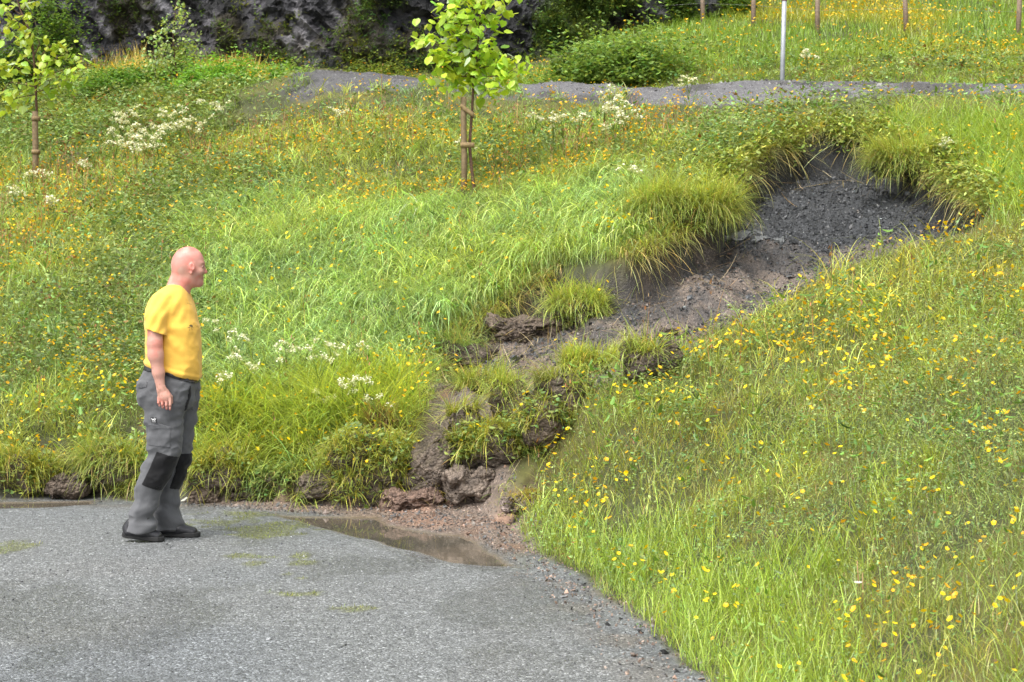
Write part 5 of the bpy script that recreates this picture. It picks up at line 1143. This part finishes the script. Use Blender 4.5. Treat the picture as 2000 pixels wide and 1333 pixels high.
# --- shirt
def cloth(name, col, scale=5, bumpd=.012, weave=900, rough=.85, var=.12, aniso=(1, 1, .5)):
    m, nt, p = mat(name); co = coords(nt); mp = N(nt, 'ShaderNodeMapping'); mp.inputs['Scale'].default_value = aniso; nt.links.new(co, mp.inputs[0])
    n1 = N(nt, 'ShaderNodeTexNoise', i_Scale=float(scale), i_Detail=4.0, i_Distortion=.8); nt.links.new(mp.outputs[0], n1.inputs['Vector'])
    n2_ = N(nt, 'ShaderNodeTexNoise', i_Scale=float(weave), i_Detail=2.0); nt.links.new(co, n2_.inputs['Vector'])
    a_ = N(nt, 'ShaderNodeRGB'); a_.outputs[0].default_value = tuple(col)+(1,)
    c_ = mixmul(nt, a_.outputs[0], ramp(nt, n1.outputs['Fac'], [(.3, g3(1-var)), (.7, g3(1+var))]))
    nt.links.new(mixmul(nt, c_, ramp(nt, n2_.outputs['Fac'], [(.3, g3(.9)), (.7, g3(1.1))])), p.inputs['Base Color'])
    b1 = N(nt, 'ShaderNodeBump', i_Strength=.5, i_Distance=bumpd); nt.links.new(n1.outputs['Fac'], b1.inputs['Height'])
    b2 = N(nt, 'ShaderNodeBump', i_Strength=.25, i_Distance=.001); nt.links.new(n2_.outputs['Fac'], b2.inputs['Height']); nt.links.new(b1.outputs[0], b2.inputs['Normal']); nt.links.new(b2.outputs[0], p.inputs['Normal'])
    p.inputs['Roughness'].default_value = rough; p.inputs['Specular IOR Level'].default_value = .2; p.inputs['Sheen Weight'].default_value = .15
    return m
T_ = Field((-.22, -.34, .92), (.32, .34, 1.60), .0052)
T_.stack(torso, .02)
T2 = Field((-.22, -.34, .92), (.32, .34, 1.60), .0052)
for s_ in (-1, 1):
    A = lambda px, py, y: Lc(px, py, y*s_)
    T2.cone(A(318, 592, .135), A(304, 622, .200), .064, .062, .035); T2.cone(A(304, 622, .200), A(303.5, 658, .218), .062, .065, .02)
HEM0, HEM1 = Lc(290, 713.5), Lc(388, 743)
hem = lambda X: HEM0[2]+(X-HEM0[0])*(HEM1[2]-HEM0[2])/(HEM1[0]-HEM0[0])
def shirt_fin(f, X, Y, Z):
    # folds: from the armpit towards the belly and round the waist
    w1 = np.sin((X*.55+Z)*60+4*fbm3(X*6, Y*6, Z*6+0*X, 2, 3))*np.exp(-((Z-1.25-(X-.02)*.35)/.10)**2)*ss(-.02, .06, X)*ss(.20, .05, X)
    w2 = np.sin(Z*75+X*22+5*fbm3(X*5, Y*5, Z*5+0*X, 2, 8))*ss(1.12, 1.0, Z)
    w3 = np.sin((X*1.2-Z*.5)*70+3*fbm3(X*7, Y*7, Z*7+0*X, 2, 12))*ss(1.30, 1.40, Z)*ss(-.1, -.16, Y)
    f = f-.0032*w1-.0018*w2-.0026*w3-.006*(fbm3(X*9, Y*9, Z*6+0*X, 3, 21)-.5)
    cr = 1-np.abs(2*fbm3(X*5-Z*4, Y*6, Z*7+X*5, 3, 55)-1); f = f-.012*(cr**2-.45)
    f = f-.010*ss(.045, .02, Z-hem(X))*ss(-.02,.03,Z-hem(X))    # blouses over the belt
    f = np.maximum(f, (hem(X)+.0*Y-Z))
    return f
def sleeve_cut(f, X, Y, Z):
    p0, p1 = Lc(284, 641, -.21), Lc(324, 655, -.21); hz_ = p0[2]+(X-p0[0])*(p1[2]-p0[2])/(p1[0]-p0[0])
    w = np.sin((X*1.4-Z*.7)*75+4*fbm3(X*7, Y*7, Z*7+0*X, 2, 12)); return np.maximum(f-.003*w, hz_-Z)
T2.whole(sleeve_cut)
T_.whole(shirt_fin)
hq = np.clip(.5+.5*(T_.f-T2.f)/.022, 0, 1); T_.f = (T2.f*hq+T_.f*(1-hq)-.022*hq*(1-hq)).astype(np.float32)
# hollow the sleeves, collar and hem a little so that the edges read as cloth
for s_ in (-1, 1): T_.cone(Lc(303, 690, .222*s_), Lc(304, 646, .214*s_), .053, .051, .004, op='s')
T_.cone(Lc(343, 590), Lc(354, 545), .066, .073, .004, op='s'); T_.cone(Lc(352, 560), Lc(362, 520), .072, .09, .004, op='s')
V, Qd = T_.mesh(); m_shirt = cloth('yellow_jersey', (.84, .50, .085), 6, .012, 700, .85, .07)
shirt = build('shirt', V, [Qd], m_shirt, man)
# --- trousers
P_F = Field((-.32, -.24, .02), (.30, .24, 1.14), .0056)
P_F.stack(hips, .02); P_F.stack(nleg, .035); P_F.stack(fleg, .035)
def tr_fin(f, X, Y, Z):
    w1 = np.sin(Z*48+X*18*np.sign(Y)+5*fbm3(X*6, Y*6, Z*6+0*X, 2, 31))
    low = ss(.34, .12, Z)*.0075+ss(.58, .50, Z)*ss(.38, .46, Z)*.0045+ss(.60, .68, Z)*ss(.85, .75, Z)*.0030+.0018
    w2 = np.sin((X*60+Y*30)+4*fbm3(X*5, Y*5, Z*2+0*X, 2, 35))*ss(.7, .9, Z)*.0016
    f = f-w1*low-w2-.010*(fbm3(X*8, Y*8, Z*5+0*X, 3, 41)-.5)
    # crotch seam groove between the legs, front
    cr = 1-np.abs(2*fbm3(X*7+Z*3, Y*7, Z*11-X*4, 3, 51)-1); f = f-.015*(cr**2-.45)*ss(.02, .2, Z)
    g = .006*np.exp(-(Y+.012)**2/.006**2)*ss(.10, .14, X)*ss(.70, .78, Z)
    return f+g
P_F.whole(tr_fin)
base = P_F.f.copy()
P_F.cone(Lc(272, 1050, -.10), Lc(278, 1012, -.10), .052, .050, .004, 1.2, 's'); P_F.cone(Lc(330, 1048, .10), Lc(330, 1008, .10), .052, .048, .004, 1.2, 's')
V, Qd = P_F.mesh(); m_tr = cloth('grey_work_cloth', (.105, .107, .113), 9, .014, 700, .9, .16, (1, 1, .6))
trs = build('trousers', V, [Qd], m_tr, man)
def patch(name, pts, ymid, y0, y1, off, mt, par, inner=-.004):
    G = P_F.like(base-off)
    def fn(f, X, Y, Z):
        g = np.maximum(f, -(f+off)-.008); return prism(g, X, Y, Z, pts, ymid, y0, y1)
    G.whole(fn); V, Qd = G.mesh(); return build(name, V, [Qd], mt, par)
m_blk = cloth('black_canvas', (.008, .008, .009), 12, .008, 800, .8, .2)
patch('knee_patch', [(309, 880), (349, 893), (332, 935), (315, 959), (280, 945), (296, 912)], -.12, -.4, -.07, .0032, m_blk, trs)
patch('knee_patch', [(349, 884), (380, 887), (372, 932), (351, 958), (333, 953), (345, 920)], .06, -.02, .4, .0032, m_blk, trs)
patch('pocket_flap', [(274, 743), (292, 744), (290, 757), (270, 759)], -.12, -.4, -.02, .0030, m_tr, trs)
patch('cargo_pocket', [(290, 828), (312, 829), (335, 838), (334, 876), (288, 870)], -.15, -.4, -.10, .0026, m_tr, trs)
patch('cargo_pocket', [(311, 826), (336, 834), (334, 875), (312, 870)], -.15, -.4, -.10, .0045, m_tr, trs)
patch('fly', [(372, 752), (376, 752), (374, 775), (365, 806), (361, 806), (369, 775)], -.08, -.14, -.02, .0022, m_blk, trs)
m_belt, nt, p = mat('black_leather'); p.inputs['Base Color'].default_value = (.012, .012, .014, 1); p.inputs['Roughness'].default_value = .35
n1 = N(nt, 'ShaderNodeTexNoise', i_Scale=60.0, i_Detail=5.0); nt.links.new(coords(nt), n1.inputs['Vector']); b = N(nt, 'ShaderNodeBump', i_Strength=.3, i_Distance=.004); nt.links.new(n1.outputs['Fac'], b.inputs['Height']); nt.links.new(b.outputs[0], p.inputs['Normal'])
nt.links.new(ramp(nt, n1.outputs['Fac'], [(.3, (.010, .010, .012)), (.7, (.030, .030, .034))]), p.inputs['Base Color'])
patch('belt', [(280, 712), (320, 716), (360, 730), (392, 742), (392, 750), (360, 739), (320, 726), (280, 722)], 0., -.4, .4, .0045, m_belt, trs)
# side label with white strokes
def surf(Fd, px, py, y0=-.35, y1=.1):
    ys = np.arange(y0, y1, .0015); P_ = np.stack([Lc(px, py, y) for y in ys]); f = Fd.val(P_); k = np.nonzero(f < 0)[0]; return P_[k[0]] if len(k) else P_[-1]
G_ = P_F.like(base)
def decal(name, Fd, polys, mt, par, off=.004, rel=None):
    mb = MB()
    for pl in polys:
        P_ = np.array([surf(Fd, px, py)+np.array([0, -off, 0]) for px, py in pl]); Qb = P_+np.array([0, off*.5, 0]); n = len(P_)
        mb.add(np.vstack([P_, Qb]), [np.array([list(range(n))])[:, ::1]] if n in (3, 4) else [np.array([(0, i, i+1) for i in range(1, n-1)])])
        mb.add(np.vstack([P_, Qb]), [np.array([(i, n+i, n+(i+1) % n, (i+1) % n) for i in range(n)])])
    return mb.build(name, mt, par, smooth=False)
m_tag, nt, p = mat('label_black'); p.inputs['Base Color'].default_value = (.012, .012, .014, 1)
m_wht, nt, p = mat('label_white'); p.inputs['Base Color'].default_value = (.55, .55, .55, 1)
lt_ = decal('side_label', G_, [[(294.5, 815), (306.5, 816), (307, 826.5), (295.5, 826)]], m_tag, trs, .005)
def stroke(x0, y0, x1, y1, w): 
    dx, dy = x1-x0, y1-y0; L = math.hypot(dx, dy); ox, oy = -dy/L*w/2, dx/L*w/2; return [(x0+ox, y0+oy), (x1+ox, y1+oy), (x1-ox, y1-oy), (x0-ox, y0-oy)]
decal('emblem', G_, [stroke(296.3, 817.2, 298.8, 821.5, 1.1), stroke(298.8, 821.5, 300.3, 818.6, 1.1), stroke(300.3, 818.6, 302.2, 821.8, 1.1), stroke(302.2, 821.8, 304.9, 817.6, 1.1), stroke(303.0, 818.0, 300.8, 817.2, .8), stroke(296.9, 824, 304.9, 824.3, .9)], m_wht, lt_, .0068)
# faded print on the shirt chest
m_pr, nt, p = mat('shirt_print_dark'); p.inputs['Base Color'].default_value = (.16, .12, .05, 1); p.inputs['Roughness'].default_value = .9
m_pr2, nt, p = mat('shirt_print_faded'); p.inputs['Base Color'].default_value = (.52, .32, .06, 1); p.inputs['Roughness'].default_value = .9
fl = []
for i in range(11):
    a = -2.9+i*.33; fl.append(stroke(373.5, 638, 373.5+4.6*math.cos(a)*R.uniform(.6, 1), 638+4.6*math.sin(a)*R.uniform(.6, 1), 1.0))
fl += [stroke(365.5, 641, 372, 638.8, .7), stroke(369, 640.5, 378, 640.8, .8), stroke(371, 639, 370, 646, .5), stroke(374, 639, 375.5, 645, .5)]
decal('chest_print', T_, fl, m_pr, shirt, .0025)
tx = []
for i, q_ in enumerate(((381, 0), (383.4, 1), (385.6, 1), (387.6, 0))): tx += [stroke(q_[0], 636.0, q_[0], 640.5, .6), stroke(q_[0], 636.2+q_[1]*2, q_[0]+1.4, 636.2+q_[1]*2, .6)]
for x_ in (365.5, 367.2, 369, 370.8, 372.6, 374.2): tx.append(stroke(x_, 591.5+(x_-365)*.25, x_+.9, 593.8+(x_-365)*.25, .7))
decal('chest_lettering', T_, tx, m_pr2, shirt, .0022)
# --- shoes
m_shoe = m_belt
m_sole, nt, p = mat('rubber_sole'); p.inputs['Base Color'].default_value = (.018, .018, .018, 1); p.inputs['Roughness'].default_value = .7
def shoe(heel, toe, y, lift, toe_y):
    """heel, toe = px of the sole ends; lift of the heel in m"""
    Fd = Field((-.32, y-.09, -.01), (.28, y+.09, .16), .004); a = Lc(heel, 1050, y); b = Lc(toe, 1050, y); x0, x1 = a[0], b[0]; Ln = x1-x0
    g = lambda t, z, dy=0.: np.array([x0+Ln*t, y+dy, z+lift*(1-t)**1.2])
    Fd.cone(g(.13, .058), g(.30, .062), .034, .036, .02, 1.0); Fd.cone(g(.30, .062), g(.55, .055), .036, .034, .02, 1.15); Fd.cone(g(.55, .050), g(.84, .034), .034, .022, .02, 1.75)
    Fd.cone(g(.14, .030), g(.86, .026), .026, .018, .02, 1.7); Fd.cone(g(.20, .09), g(.30, .095), .03, .03, .02, 1.0)
    V, Qd = Fd.mesh(); sh = build('shoe', V, [Qd], m_shoe, man)
    Fs = Field((-.32, y-.09, -.02), (.28, y+.09, .12), .004)
    def fn(f, X, Y, Z):
        t = (X-x0)/Ln; hw = np.interp(t.ravel(), [0, .06, .2, .45, .7, .88, .97, 1.0], [.006, .026, .036, .035, .047, .044, .026, .004]).reshape(t.shape)
        zc = .013+lift*np.clip(1-t, 0, 1)**1.2; return np.maximum(np.maximum(np.abs(Y-y)-hw, np.abs(Z-zc)-.0125), np.maximum(-t, t-1)*Ln)-.002
    Fs.whole(fn); V, Qd = Fs.mesh(); build('sole', V, [Qd], m_sole, sh)
shoe(239, 321, -.10, .028, 0); shoe(303, 391, .10, .004, 0)
# nails of the near hand
mb = MB()
for tx_, ty_ in ((311.3, 791), (318.2, 794), (325.4, 796.5), (331.8, 797)):
    q = Lc(tx_, ty_, -.24); mb2 = MB(); s_ = surf(B_, tx_, ty_); mb2.add(ICO*np.array([.0055, .0016, .0065])+s_+np.array([0, .0006, 0]), [ICOF]); mb2.build('fingernail', m_skin_n if 'm_skin_n' in globals() else globals().setdefault('m_skin_n', (lambda t: (t[2].inputs['Base Color'].__setattr__('default_value', (.68, .36, .30, 1)), t[0])[1])(mat('nail'))), man)
